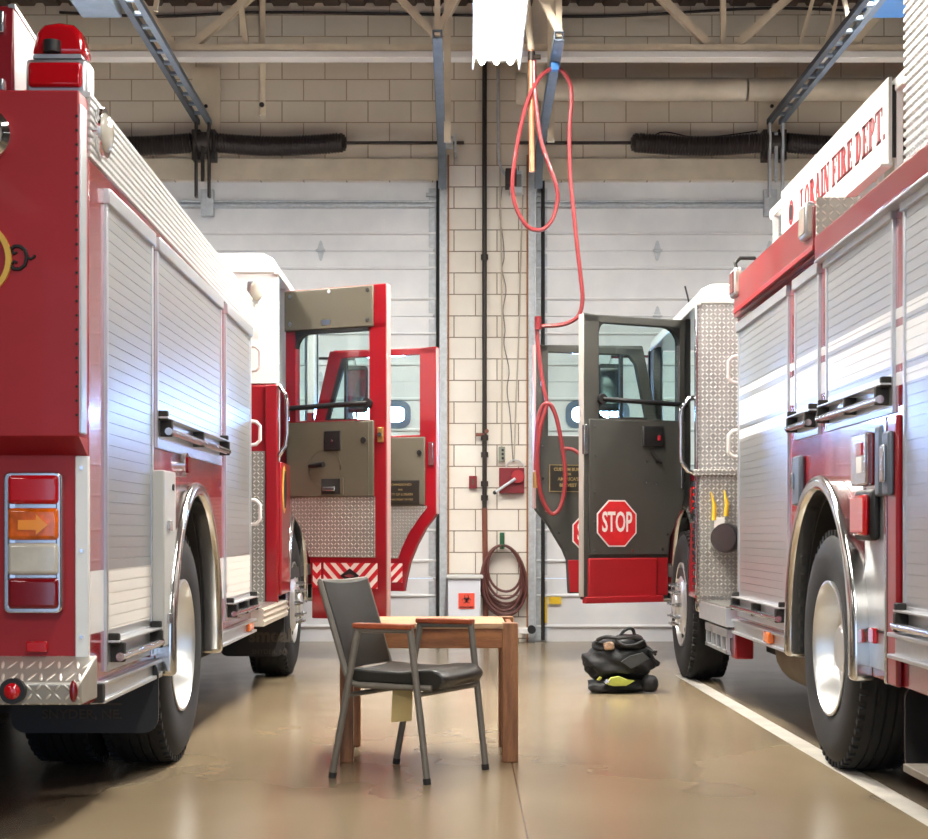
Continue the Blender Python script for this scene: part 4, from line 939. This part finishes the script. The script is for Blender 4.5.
# wheels & under
wheel(R, 6.8, 1.60, 'rear'); wheel(R, 6.8, 1.93, 'rear'); wheel(R, 11.0, 1.54, 'front'); wheel(R, 6.8, 4.02, 'rear', False); wheel(R, 11.0, 4.02, 'front', False)
undercarriage(R, 2.84, 4.3, 13.0); MB().box(2.3,3.7,7.6,10.1,.36,.5).build('underbody_filler', M_dark, RR, .03)  # tank box is an added filler that darkens the underside
f = MB(); f.tube([(2.0,6.8,.525),(3.7,6.8,.525)],.09,14); f.ball((2.84,6.8,.525),.22,.2,.22); f.tube([(1.8,11.0,.5),(3.8,11.0,.5)],.07,10); f.build('axle', M_dark, RR)
f = MB(); f.lathe([(0,-.5),(.16,-.5),(.2,-.45),(.2,.42),(.16,.5),(0,.5)],(1.98,8.45,.36),'y',20); f.build('air_tank', mat('dusty_brown_tank',(96,84,66),.8,0,0,.2,6), RR)
f = MB(); f.box(1.70,1.82,5.42,5.60,.18,.52); f.box(1.72,1.80,5.44,5.58,.4,.62); j = f.build('outrigger_leg', mat('dusty_brown_steel',(92,80,66),.7,0,0,.2,6), RR, .01)
MB().box(1.62,2.0,5.30,5.72,.15,.18).build('foot_plate', mat('worn_plate',(120,112,100),.6,.3,0,.2,8), j, .004)
f = MB(); f.prism(rrect(1.68,2.3,.12,.45,.05),'y',5.9,5.915); f.build('mud_flap', M_plastic, RR)
f = MB(); c = Vector((1.55,4.95,.40)); f.tube([(1.56+.0*k,4.9+.16*math.cos(2*PI*k/24)*1.0,.42+.055*math.sin(2*PI*k/24)+.06*math.cos(2*PI*k/24)*-1) for k in range(24)],.016,8,True); f.tube([(1.56,4.75,.48),(1.75,4.8,.5)],.014,6); f.build('hose_loop', M_tan, RR)
# cab
cab(R, 1.53, 2.5, 10.15, 13.0, 10.85, 11.0, 2.66, 1.42, M_char, M_dxzw)
f = MB(); f.box(1.545,1.95,10.13,10.152,.62,1.42); f.build('lower_rear_plate', M_dxz, RR); f = MB(); f.box(1.50,1.95,10.12,10.145,1.405,1.445); f.build('plate_ledge', M_dxz, RR, .004)
f = MB(); f.prism([(1.75,2.62),(1.85,2.74),(2.0,2.80),(3.6,2.80),(3.8,2.62)],'y',10.2,12.4); f.build('raised_roof', M_white, RR, .03)
f = MB(); f.box(1.515,1.53,10.14,10.2,.62,2.52); f.build('corner_edge', M_steel, RR, .004)
for k in range(14): pass
f = MB()
for k in range(16): f.box(1.505,1.53,10.16,10.22,.66+k*.045,.69+k*.045)
f.build('gripping_ladder_strip', M_darksteel, RR)
f = MB(); f.tube([(1.53,10.3,1.93),(1.49,10.3,1.92),(1.445,10.3,1.86),(1.44,10.3,1.80),(1.44,10.3,1.56),(1.445,10.3,1.50),(1.49,10.3,1.44),(1.53,10.3,1.43)],.016,10); f.build('grab_rail', M_chrome, RR)
R.part('cab_marker', M_lensred, .075,.10,10.3,10.45,1.16,1.34,.01); R.part('marker_bezel', M_chrome, .07,.09,10.27,10.48,1.12,1.38,.01)
f = MB(); f.prism([(10.2,.60),(10.5,.60),(10.46,.9),(10.42,1.1),(10.2,1.1)],'x',1.52,1.56); f.build('lower_cab_skin', M_red, RR, .01)
f = MB(); f.box(1.63,2.2,9.18,10.2,.57,2.2); f.build('pump_house', M_dark, RR) if 0 else None
f = MB(); f.box(1.95,3.9,9.15,10.2,.57,2.2); f.build('pump_house', M_dark, RR)
f = MB(); f.prism([(1.55,.47),(1.55,.585),(1.95,.585),(1.95,.47)],'y',9.2,10.22); st = f.build('side_step', M_alu, RR, .005); MB().box(1.555,1.95,9.2,10.2,.586,.592).build('step_tread', M_dxy, st)
f = MB(); f.box(1.58,1.62,9.3,10.15,.40,.45); f.box(1.58,1.60,9.3,10.15,.30,.32); 
for k in range(5): f.box(1.58,1.60,9.32+k*.19,9.36+k*.19,.30,.42)
f.build('folding_step', M_alu, RR); f = MB(); f.box(1.61,1.72,9.2,9.35,.28,.46); f.build('red_step_block', M_red, RR, .01)
MB().box(1.62,1.66,9.3,10.15,.3,.45).build('step_backing', M_dark, RR)
# strap, discharge cap on the rear plate
f = MB()
c = at(728,538,9.9); f = MB(); f.lathe([(0,-.09),(.085,-.09),(.085,-.05),(.095,-.05),(.095,.0),(.075,.0),(.075,.12),(0,.12)],(c.x,c.y,c.z),'y',24); f.xf(Matrix.Translation(c) @ Matrix.Rotation(math.radians(-30),4,'Z') @ Matrix.Translation(-c)); dc = f.build('discharge_cap', M_darksteel, RR)
f = MB(); f.tube([(c.x,10.0,c.z),(c.x,10.13,c.z)],.07,16); f.build('discharge_pipe', M_steel, RR)
for x0, y0, x1, y1 in ((711,492,714,520),(724,490,726,516)):
    p, q = at(x0,y0,10.1), at(x1,y1,10.1); f = MB(); f.tube([tuple(p),((p.x+q.x)/2+.012,10.09,(p.z+q.z)/2),tuple(q)],[.004,.014,.016],8); f.build('yellow_strap', M_strap, RR)
p = at(719,525,10.11); MB().box(p.x-.045,p.x+.035,10.09,10.13,p.z-.05,p.z+.05).build('strap_bracket', M_offwhite, RR, .006)
f = MB(); p = at(712,528,10.1); f.box(p.x-.012,p.x+.012,10.09,10.12,p.z-.12,p.z+.05); f.build('strap_tail', mat('grey_webbing',(150,148,140),.8), RR)
f = MB(); p = at(745,263,9.6); f.tube([(p.x-.05,9.6,p.z-.05),(p.x-.06,9.6,p.z),(p.x-.03,9.6,p.z+.03),(p.x+.06,9.6,p.z+.03),(p.x+.08,9.6,p.z),(p.x+.05,9.6,p.z-.12)],.012,8); f.build('roof_grab_loop', M_plastic, RR)
f = MB(); f.tube([(1.8,12.3,2.6),(1.55,12.3,3.02)],.006,6) if 0 else None
p, q = at(690,306,11.6), at(685,286,11.6); f = MB(); f.tube([tuple(p),tuple(q)],.007,6); f.tube([tuple(p),(p.x+.06,p.y,2.6)],.012,6); f.build('antenna', M_plastic, RR)
fender(R, 11.0, .64, .5, 1.24, .07, .56, .05)
nn = 1
CB = [(0,1.81),(0,1.30),(.03,1.20),(.126,1.0),(.142,.80),(.142,.58),(.822,.58),(.822,1.81)]
d = make_door(R,'crew_door',(1.53,10.83),(.78,10.45),M_char,M_char,nn, CB,
  [[(0,1.79),(.05,1.79),(.05,2.507),(0,2.507)],[(.704,1.79),(.822,1.79),(.822,2.507),(.704,2.507)],[(0,2.455),(.822,2.455),(.822,2.507),(0,2.507)]])
d['label'] = 'charcoal crew door with a whole stop sign sticker'
dpoly(d,'door_trim',M_char,[(.01,1.80),(.01,1.30),(.05,1.18),(.14,.99),(.155,.88),(.79,.88),(.79,1.80)],nn,.028,.044,.006)
dbox(d,'red_kick_panel',M_redflat,.25,.80,.59,.86,nn,.028,.052,.008); dbox(d,'red_step_edge',M_redflat,.20,.822,.555,.60,nn,.0,.06,.006); dbox(d,'red_kick_panel',M_redflat,.15,.25,.60,.86,nn,.028,.034,.004)
for cu, cz in ((.704,2.455),): pass
def octa(c, z, r): return [(c+r*math.cos(math.radians(22.5+45*k)), z+r*math.sin(math.radians(22.5+45*k))) for k in range(8)]
def stop(d, u, z, dep):
    s = dpoly(d,'stop_sticker',M_offwhite,octa(u,z,.172),nn,dep,dep+.003,0); dpoly(d,'stop_field',M_stopred,octa(u,z,.161),nn,dep+.003,dep+.005,0)
    dtext(d,'stop_wording','STOP',.19,M_offwhite,u,z+.004,nn,dep+.006,.0035,xs=.53)
stop(d,.575,1.095,.044)
s = dbox(d,'speaker',M_plastic,.20,.375,1.62,1.765,nn,.044,.066,.015); l = dbox(s,'red_lamp',M_ledred,.232,.258,1.665,1.70,nn,.066,.072,.004)
f = MB(); f.tube([(.30,nn*.05,1.60),(.27,nn*.065,1.55),(.22,nn*.07,1.515)],.012,8); f.build('window_crank', M_plastic, d)
for u,z in ((.33,1.52),(.25,1.515),(.335,1.375),(.25,1.37),(.75,1.75),(.75,1.55),(.75,1.3),(.75,1.1),(.75,.91),(.45,.91),(.2,.92),(.16,1.02)): MB().cyl((u,nn*.044,z),'y',.008,-.004,.004,8).build('trim_screw', M_steel, d)
f = MB(); f.tube([(.0,nn*.05,1.92),(.69,nn*.05,1.935)],.017,10); f.cyl((.69,nn*.03,1.935),'y',.035,-.03,.03,12); f.build('window_grab_bar', M_plastic, d)
f = MB(); f.box(.80,.835,*yy(nn,.02,.05),1.56,1.76); f.build('door_latch', M_steel, d, .004)
dbox(d,'hinge_strip',M_steel,.03,.05,1.34,1.55,nn,.03,.055,.003)
MB().box(.05,.704,-.004,.004,1.80,2.455).build('window_glass', M_glass, d)
for u, z, a, b in ((.05,2.455,1,-1),(.704,2.455,-1,-1),(.704,1.81,-1,1)): dpoly(d,'seal_corner',M_plastic,corner(u,z,a,b,.06 if u>.1 else .12),nn,-.02,.03,0)
f = MB(); f.box(.822,.833,-.028,.028,.60,2.507); f.build('door_edge', mat('silver_door_edge',(184,176,168),.4,.3), d, .004)
d = make_door(R,'front_door',(1.53,12.3),(.55,12.0),M_char,M_char,nn,
  [(0,1.92),(0,.57),(.75,.56),(.765,.82),(.80,.90),(.852,.98),(.92,1.09),(1.025,1.21),(1.025,1.785),(.5,1.785),(.05,1.85)],
  [[(0,1.7),(.05,1.7),(.19,2.36),(.25,2.43),(.30,2.485),(.136,2.485),(0,1.9)],[(.926,1.77),(1.025,1.77),(1.025,2.485),(.926,2.485)],[(.136,2.43),(1.025,2.43),(1.025,2.485),(.136,2.485)]])
d['label'] = 'charcoal front door with a half hidden stop sign sticker'
dbox(d,'window_divider',M_plastic,.30,.325,1.78,2.43,nn,-.01,.03)
dpoly(d,'red_kick_panel',M_redflat,[(.1,.57),(.75,.57),(.765,.82),(.1,.82)],nn,.028,.036,.004)
p = dbox(d,'plaque',M_plaque,.62,.92,1.35,1.56,nn,.028,.034,.006)
f = MB(); f.strip([(.62,1.35),(.92,1.35),(.92,1.56),(.62,1.56)],[(.625,1.355),(.915,1.355),(.915,1.555),(.625,1.555)],'y',*yy(nn,.034,.037),True); f.build('plaque_border', M_goldtext, d)
for s, z, h in (('CUSTOM BUILT',1.523,.034),('FOR',1.486,.026),('AMERICA\'S',1.448,.036),('BRAVEST',1.40,.036)): dtext(d,'plaque_wording',s,h,M_goldtext,.765,z,nn,.0365,.0008)
stop(d,.569,1.03,.03)
for u,z in ((.97,1.7),(.97,1.45),(.95,1.2),(.84,1.03),(.78,.9)): MB().cyl((u,nn*.028,z),'y',.008,-.004,.004,8).build('trim_screw', M_steel, d)
MB().prism([(.05,1.8),(.926,1.79),(.926,2.43),(.2,2.43)],'y',-.004,.004).build('window_glass', M_glass, d)
f = MB(); f.box(1.025,1.04,-.028,.028,1.22,2.485); f.build('door_edge', M_edge, d, .004)

# ladder and its name board
XS = 1.95; r = empty('ladder', (XS+.05,8.3,2.66))
f = MB(); f.box(XS+.01,XS+.05,6.6,9.95,2.60,2.67); f.build('side_rail', M_white, r, .006); f = MB(); f.box(XS+.01,XS+.05,6.6,9.95,3.04,3.10); f.build('side_rail', M_white, r, .006)
for k in range(11): 
    y = 6.75+k*.31; MB().box(XS+.016,XS+.044,y-.018,y+.018,2.67,3.04).build('rung', M_white, r)
f = MB(); f.box(XS-.02,XS-.002,7.05,9.42,2.71,3.105); f.box(XS-.055,XS,7.05,9.42,2.70,2.712)
sb = f.build('name_board', mat('white_sign_board',(206,206,200),.5), r, .002)
f = MB(); f.box(XS-.0,XS+.045,7.052,7.06,2.74,3.07); f.build('board_end', M_dark, r)
for y in (7.0,8.9): MB().box(XS-.02,XS+.06,y-.04,y+.04,2.35 if y<7 else 2.485,2.60).build('support_bracket', M_white, r, .004)
MB().box(XS,XS+.05,6.62,6.70,2.36,2.6).build('support_bracket', M_white, r, .004)
# hand-drawn slab serif capitals, unit cell 0..1 high
def rc(x0,y0,x1,y1): return [(x0,y0),(x1,y0),(x1,y1),(x0,y1)]
def ring(cx,cy,rx,ry,a0,a1,tx,ty): 
    o, i_ = arc(cx,cy,rx,ry,a0,a1,12), arc(cx,cy,rx-tx,ry-ty,a0,a1,12); return ('ring',o,i_)
st, sf = .23, .10
def stem(x): return [rc(x,0,x+st,1), rc(x-.08,0,x+st+.08,sf), rc(x-.08,1-sf,x+st+.08,1)]
G = {
 'L': (.66, stem(.1)+[rc(.1,0,.65,sf),rc(.54,0,.65,.28)]),
 'O': (.66, [ring(.33,.5,.33,.5,0,360,.22,.09)]),
 'R': (.72, stem(.1)+[ring(.3,.75,.32,.25,-90,90,.21,.08),rc(.2,.94,.32,1),rc(.2,.5,.32,.56),[(.3,.54),(.52,.54),(.72,0),(.48,0)],rc(.46,0,.72,sf)]),
 'A': (.72, [[(.27,1),(.42,1),(.26,0),(.16,0)] if 0 else [(.30,1),(.42,1),(.18,0),(.09,0)],[(.27,1),(.47,1),(.70,0),(.45,0)],rc(.2,.3,.52,.37),rc(.0,0,.28,sf),rc(.40,0,.73,sf)]),
 'I': (.36, stem(.1)),
 'N': (.76, [rc(.1,0,.19,1),rc(.56,0,.65,1),[(.1,1),(.32,1),(.65,0),(.44,0)],rc(.0,0,.28,sf),rc(.46,1-sf,.75,1),rc(.0,1-sf,.2,1)]),
 'F': (.62, stem(.1)+[rc(.1,1-sf,.6,1),rc(.52,.72,.6,1),rc(.2,.47,.48,.54),rc(.42,.38,.48,.63)]),
 'E': (.64, stem(.1)+[rc(.1,1-sf,.62,1),rc(.54,.74,.62,1),rc(.2,.47,.48,.54),rc(.42,.38,.48,.63),rc(.1,0,.62,sf),rc(.54,0,.62,.27)]),
 'D': (.70, stem(.1)+[ring(.25,.5,.42,.5,-90,90,.22,.09)]),
 'P': (.68, stem(.1)+[ring(.3,.72,.34,.28,-90,90,.21,.08),rc(.2,.94,.32,1),rc(.2,.44,.32,.50)]),
 'T': (.70, [rc(.23,0,.46,1),rc(.14,0,.55,sf),rc(.0,1-sf,.69,1),rc(.0,.72,.07,1),rc(.62,.72,.69,1)]),
 '.': (.25, [rc(.04,0,.2,.15)]), ' ': (.22, [])}
words_ = 'LORAIN FIRE DEPT.'; wt = sum(G[c][0]+.04 for c in words_); y_far, y_near = 8.90, 7.09; kx = (y_far-y_near)/wt; hL = .158; zL = 2.838; xx = 0
for c in words_:
    w_, sh = G[c]
    if sh:
        f = MB(); Xl = XS-.0205
        def cv(p): return (y_far-(xx+p[0])*kx, zL+p[1]*hL)
        for q in sh:
            if isinstance(q, tuple): f.strip([cv(p) for p in q[1]],[cv(p) for p in q[2]],'x',Xl-.002,Xl+.001)
            else: f.prism([cv(p) for p in q],'x',Xl-.002,Xl+.001)
        f.build('sign_letter', M_signred, sb, 0, 20)
    xx += w_+.04
f = MB(); f.strip(arc(9.14,2.92,.07,.075,0,360,24),arc(9.14,2.92,.045,.05,0,360,24),'x',XS-.0225,XS-.0195,True); f.build('round_crest', M_signred, sb); f = MB(); f.prism(arc(9.14,2.92,.04,.045,0,360,20)[:-1],'x',XS-.0225,XS-.0195); f.build('crest_centre', M_ink, sb)
f = MB(); f.box(1.86,1.90,9.05,9.22,2.58,2.84); 
tag(r, 'white ladder on the right truck carrying the fire department name board', 'ladder')
from mathutils import noise as mnoise
# ------------------------------------------------------------------ armchair
RM = Matrix.Translation((-.23,6.63,0)) @ Matrix.Rotation(math.radians(-24),4,'Z')
ch = empty('armchair', (-.23,6.63,0))
tag(ch, 'steel armchair with charcoal vinyl seat, wooden arms and a yellowed tag', 'chair')
def cb(f, name, m, bev=0, ang=38): f.xf(RM); return f.build(name, m, ch, bev, ang)
feet = {(-1,-1):(-.25,-.235),(1,-1):(.19,-.23),(-1,1):(-.185,.235),(1,1):(.25,.235)}
for (a,b),(fx,fw) in feet.items():
    w_ = .225*b; ao = -.02 if b<0 else .055; top = ((-.115 if a<0 else .13)+ao, w_, .625)
    f = MB(); f.tube([(fx,fw,.012),top],.0125,4,sq=True) if 0 else f.tube([(fx,fw,.012),top],.0145,12); l = cb(f,'leg',M_chairframe)
    f = MB(); f.tube([(fx,fw,0),(fx+(top[0]-fx)*.04,fw+(top[1]-fw)*.04,.025)],.0165,12); f.xf(RM); f.build('foot_cap', mat('grey_foot_cap',(70,66,60),.6) if 0 else M_dark, l)
for b in (-1,1):
    ao = -.02 if b<0 else .055
    f = MB(); f.tube([(-.125+ao,.225*b,.625),(.14+ao,.225*b,.630)],.0135,10); cb(f,'arm_rail',M_chairframe)
    f = MB(); f.box(-.13+ao,.14+ao,.225*b-.024,.225*b+.024,.632,.655); cb(f,'armrest',M_armwood,.006)
    f = MB(); f.tube(spline([(.20,.208*b,.392),(-.02,.21*b,.392),(-.15,.21*b,.396),(-.19,.21*b,.425),(-.215,.208*b,.49),(-.27,.208*b,.66),(-.325,.208*b,.825)],5),.0125,10); cb(f,'seat_and_back_tube',M_chairframe)
f = MB(); f.tube([(-.325,-.208,.825),(-.327,0,.818),(-.325,.208,.825)],.011,8); cb(f,'top_rail',M_chairframe)
f = MB(); f.tube([(-.187,-.228,.35),(-.118,.228,.352)],.011,8); cb(f,'crossbar',M_chairframe)
f = MB(); f.tube([(.147,-.228,.365),(.212,.228,.37)],.011,8); cb(f,'crossbar',M_chairframe)
# seat pad with a rolled front edge
n = 10; vs = []
prof = [(-.20,.405),(-.20,.455),(-.17,.468),(-.05,.462),(.06,.46),(.14,.472),(.20,.474),(.238,.462),(.258,.438),(.26,.415),(.235,.388),(.20,.384),(.12,.402)]
for k in range(n+1):
    q = -1+2*k/n; e = 1-abs(q)**6*.03; d = -.012*(1-q*q)
    for x, z in prof: vs.append((x*e, q*.205, z+(d if z>.44 else 0)-(.008 if abs(q)>.95 and z>.44 else 0)))
m = len(prof); fs = [(k*m+i,k*m+(i+1)%m,(k+1)*m+(i+1)%m,(k+1)*m+i) for k in range(n) for i in range(m)]+[tuple(range(m)),tuple(range(n*m+m-1,n*m-1,-1))]
cb(MB().add(vs,fs),'seat',M_vinyl,.008,60)
vs = []; n2 = 8
rows = [(-.205,.46),(-.222,.52),(-.245,.60),(-.272,.68),(-.30,.76),(-.322,.83)]
for s_, off in ((0,.024),(1,-.02)):
    for x, z in rows:
        for k in range(n2+1):
            q = -1+2*k/n2; edge = abs(q)**5
            vs.append((x+off*(1-.55*edge)-.012*(1-q*q), q*.20, z-(.012*(1-q*q) if z>.8 else 0)))
w_ = n2+1; R_ = len(rows); b0 = w_*R_
fs = []
for i in range(R_-1):
    for k in range(n2): fs += [(i*w_+k,i*w_+k+1,(i+1)*w_+k+1,(i+1)*w_+k),(b0+i*w_+k,b0+(i+1)*w_+k,b0+(i+1)*w_+k+1,b0+i*w_+k+1)]
    fs += [(i*w_,(i+1)*w_,b0+(i+1)*w_,b0+i*w_),(i*w_+n2,b0+i*w_+n2,b0+(i+1)*w_+n2,(i+1)*w_+n2)]
for k in range(n2): fs += [(k,b0+k,b0+k+1,k+1),((R_-1)*w_+k,(R_-1)*w_+k+1,b0+(R_-1)*w_+k+1,b0+(R_-1)*w_+k)]
cb(MB().add(vs,fs),'backrest',M_vinyl,.006,60)
p = at(391,684,6.47); q = at(412,722,6.47)
f = MB(); n = 6; vs = []
for k in range(n+1):
    t_ = k/n; z = p.z+(q.z-p.z)*t_; yy_ = 6.47-.012*math.sin(t_*2.2)
    vs += [(p.x+.008*(1-t_),yy_,z),(q.x+.006*(1-t_)-.002,yy_+.02,z+.004)]
o = len(vs); vs += [(a,b+.002,c) for a,b,c in vs]
fs = []
for k in range(n):
    fs += [(2*k,2*k+1,2*k+3,2*k+2),(o+2*k,o+2*k+2,o+2*k+3,o+2*k+1),(2*k,2*k+2,o+2*k+2,o+2*k),(2*k+1,o+2*k+1,o+2*k+3,2*k+3)]
fs += [(0,o,o+1,1),(2*n,2*n+1,o+2*n+1,o+2*n)]
MB().add(vs,fs).build('paper_tag', M_paper, ch)['label'] = 'yellowed paper tag'

# ------------------------------------------------------------------ low table
tb = empty('side_table', (-.16,7.22,0)); tag(tb, 'low oak side table with square corner posts standing behind the armchair', 'table')
RT = Matrix.Translation((-.157,6.95,0)) @ Matrix.Rotation(math.radians(.4),4,'Z')
W, Dp = .80, .60
def tbx(name, m, a, bev=.004, par=None): f = MB(); f.box(*a); f.xf(RT); return f.build(name, m, par or tb, bev)
for sx in (-1,1):
    for y0 in (0, Dp-.075):
        x0, x1 = (W/2-.072, W/2) if sx>0 else (-W/2, -W/2+.06)
        l = tbx('leg', M_wood_v, (x0,x1,y0,y0+.075,0,.626), .005)
        xi = (W/2-.085, W/2-.055) if sx>0 else (-W/2+.055, -W/2+.085)
tbx('apron', M_wood_h, (-W/2+.055,W/2-.055,.012,.04,.512,.615)); tbx('apron', M_wood_h, (-W/2+.055,W/2-.055,Dp-.04,Dp-.012,.512,.615))
for s_ in (-1,1): tbx('apron', M_wood_h, (s_*(W/2-.03)-.012,s_*(W/2-.03)+.012,.075,Dp-.075,.512,.615))
tbx('table_top', M_wood_top, (-W/2+.055,W/2-.055,.0,Dp,.600,.624), .003)

# ------------------------------------------------------------------ gear bag
YB = 10.1; bg = empty('gear_bag', (1.016,YB,0)); tag(bg, 'black gear bag with a lime yellow patch lying on the floor by the right truck', 'bag')
def lump(c, r, name, m, par=None, amp=.12, fr=7, seed=0, sq=.0):
    def fn(p):
        d = 1+amp*mnoise.noise(Vector((p.x*fr/3+seed,p.y*fr/3,p.z*fr/3)))+amp*.5*mnoise.noise(Vector((p.x*fr+seed,p.y*fr,p.z*fr)))
        q = Vector((math.copysign(abs(p.x)**(1-sq),p.x),math.copysign(abs(p.y)**(1-sq),p.y),math.copysign(abs(p.z)**(1-sq),p.z)))
        return q*d
    f = MB(); f.ball(c,*r,40,26,fn)
    f.v = [(x,y,max(z,.003)) for x,y,z in f.v]
    return f.build(name, m, par or bg, 0, 75)
def BP(x,y,Y=YB): return at(x,y,Y)
def bpt(x,y,Y=YB): v = at(x,y,Y); return (v.x,v.y,max(v.z,.012))
c = BP(619,662); main = lump((c.x,YB+.02,c.z),(.225,.19,.125),'bag_body',M_bagblack,None,.24,7,1.3,.1)
c = BP(620,683); lump((c.x,YB+.0,.045),(.20,.17,.045),'bag_base',M_bagblack,None,.1,6,4.1,.3)
c = BP(628,642); lump((c.x,YB-.04,c.z),(.105,.12,.055),'top_pocket',M_plastic,None,.15,5,2.2,.2)
c = BP(604,645); lump((c.x,YB-.03,c.z),(.075,.10,.045),'rolled_strap',M_bagblack,None,.2,5,7.7,.2)
c = BP(609,646,YB-.13); lump((c.x,c.y,c.z),(.036,.03,.026),'tan_glove_cuff',M_tancloth,None,.2,4,3.1,.2)
f = MB(); f.tube(spline([bpt(620,636,YB-.05),bpt(624,631,YB-.06),bpt(629,628.5,YB-.06),bpt(633,630,YB-.05),bpt(635,637,YB-.05)],6),.011,8); f.build('carry_handle', M_bagblack, bg)
f = MB(); f.tube(spline([bpt(597,640,YB-.12),bpt(606,637,YB-.15),bpt(618,638,YB-.17),bpt(630,637,YB-.17),bpt(642,640,YB-.14)],6),.012,8); f.tube(spline([bpt(616,640,YB-.17),bpt(624,645,YB-.2),bpt(634,645,YB-.19),bpt(643,641,YB-.15)],6),.010,8); f.build('rubber_hose', M_plastic, bg)
f = MB(); a = [bpt(621,662,YB-.215),bpt(630,656,YB-.22),bpt(643,652.5,YB-.20),bpt(650,659,YB-.185),bpt(640,665,YB-.21),bpt(631,669,YB-.225)]
f.add(a+[(x,y+.03,z) for x,y,z in a],[(0,1,2,3,4,5),(11,10,9,8,7,6)]+[(i,(i+1)%6,6+(i+1)%6,6+i) for i in range(6)]); f.build('flap', M_bagflap, bg, .004)
f = MB(); a = [bpt(606,684.5,YB-.20),bpt(611,678,YB-.215),bpt(619,676.5,YB-.215),bpt(628,680,YB-.215),bpt(635,681,YB-.20),bpt(626,686,YB-.21),bpt(614,686.3,YB-.215)]
f.add(a+[(x,y+.05,z) for x,y,z in a],[tuple(range(7)),tuple(range(13,6,-1))]+[(i,(i+1)%7,7+(i+1)%7,7+i) for i in range(7)]); f.build('lime_patch', M_lime, bg, .003)
f = MB(); a = [bpt(597,680,YB-.17),bpt(600,677,YB-.18),bpt(602,678,YB-.18),bpt(599,681,YB-.17)]; f.add(a+[(x,y+.04,z) for x,y,z in a],[(0,1,2,3),(7,6,5,4)]+[(i,(i+1)%4,4+(i+1)%4,4+i) for i in range(4)]); f.build('lime_patch', M_lime, bg)
c = BP(650,683,YB-.14); lump((c.x,c.y,.062),(.055,.06,.058),'round_pouch',M_bagblack,None,.08,5,9.2,.1)
c = BP(598,684,YB-.13); lump((c.x,c.y,.04),(.06,.06,.035),'side_pouch',M_bagblack,None,.12,5,5.2,.2)
f = MB(); f.tube(spline([bpt(645,648,YB-.05),bpt(652,652,YB-.06),bpt(657,651,YB-.06)],5),.012,6); f.tube(spline([bpt(650,652,YB-.06),bpt(654,660,YB-.07),bpt(657,666,YB-.07)],5),.010,6); f.tube(spline([bpt(645,645,YB-.02),bpt(650,649,YB-.03),bpt(656,655,YB-.03)],5),.009,6); f.build('loose_strap', M_plastic, bg)
f = MB(); a = [bpt(583,665,YB-.05),bpt(590,655,YB-.08),bpt(596,668,YB-.1)]; f.add(a+[(x,y+.03,z) for x,y,z in a],[(0,1,2),(5,4,3),(0,1,4,3),(1,2,5,4),(2,0,3,5)]); f.build('side_tab', M_bagblack, bg)
c = BP(607,681,YB-.215); MB().cyl((c.x,c.y,c.z),'y',.013,-.012,.02,12).build('grey_buckle', M_steel, bg)

# ------------------------------------------------------------------ camera, light
cam = bpy.data.cameras.new('camera'); co = bpy.data.objects.new('camera', cam); COL.objects.link(co)
co.location = (0,0,CH); co.rotation_euler = (PI/2,0,0); cam.sensor_fit = 'HORIZONTAL'; cam.sensor_width = 36; cam.lens = FPX/928*36
cam.shift_y = (HY-839/2)/928; cam.clip_start = .05; cam.clip_end = 100; S.camera = co
cam.dof.use_dof = True; cam.dof.focus_distance = 9.0; cam.dof.aperture_fstop = 9.0

def area(name, loc, sx, sy, power, col=(1,.97,.91), rot=(0,0,0), spread=180):
    l = bpy.data.lights.new(name,'AREA'); l.shape = 'RECTANGLE'; l.size = sx; l.size_y = sy; l.energy = power; l.color = col; l.spread = math.radians(spread)
    o = bpy.data.objects.new(name,l); COL.objects.link(o); o.location = loc; o.rotation_euler = rot; return o
area('aisle_lamp', (.205,8.7,3.96), .26, 2.3, 30, spread=165)
for y, e in ((4.2,70), (-.3,190), (-5.0,70)): area('aisle_lamp', (.205,y,3.97), .26, 2.3, e, spread=165)  # unseen lamps added along the aisle to light floor and truck rears
for x, e in ((-2.5,260), (.2,190), (3.0,260)): area('bay_fill_light', (x,10.3,5.02), .3, 1.8, e, spread=165)  # unseen lamps added just above the view to brighten doors and pier
for x in (-4.6, 5.0):
    for y, e in ((12.2,170), (5.6,20), (.5,50), (-5.2,30)): area('bay_fill_light', (x,y,4.45), .3, 2.4, e, spread=160)  # unseen side lamps, added mainly to lift the overhead doors
w = bpy.data.worlds.new('daylight'); S.world = w; w.use_nodes = True
b = w.node_tree.nodes['Background']; b.inputs[0].default_value = (.55,.72,1,1); b.inputs[1].default_value = 2.0
for x0, x1 in ((-5.3,-.35),(.6,5.6)):      # light portals at the two open bays behind the viewer
    o = area('bay_opening', ((x0+x1)/2,YR-.05,2.2), x1-x0, 4.4, 1, (1,1,1), (PI/2,0,0)); o.data.cycles.is_portal = True
vs_ = S.view_settings; vs_.view_transform = 'Standard'; vs_.look = 'None'; vs_.gamma = 1; vs_.use_curve_mapping = False; vs_.exposure = 0.22
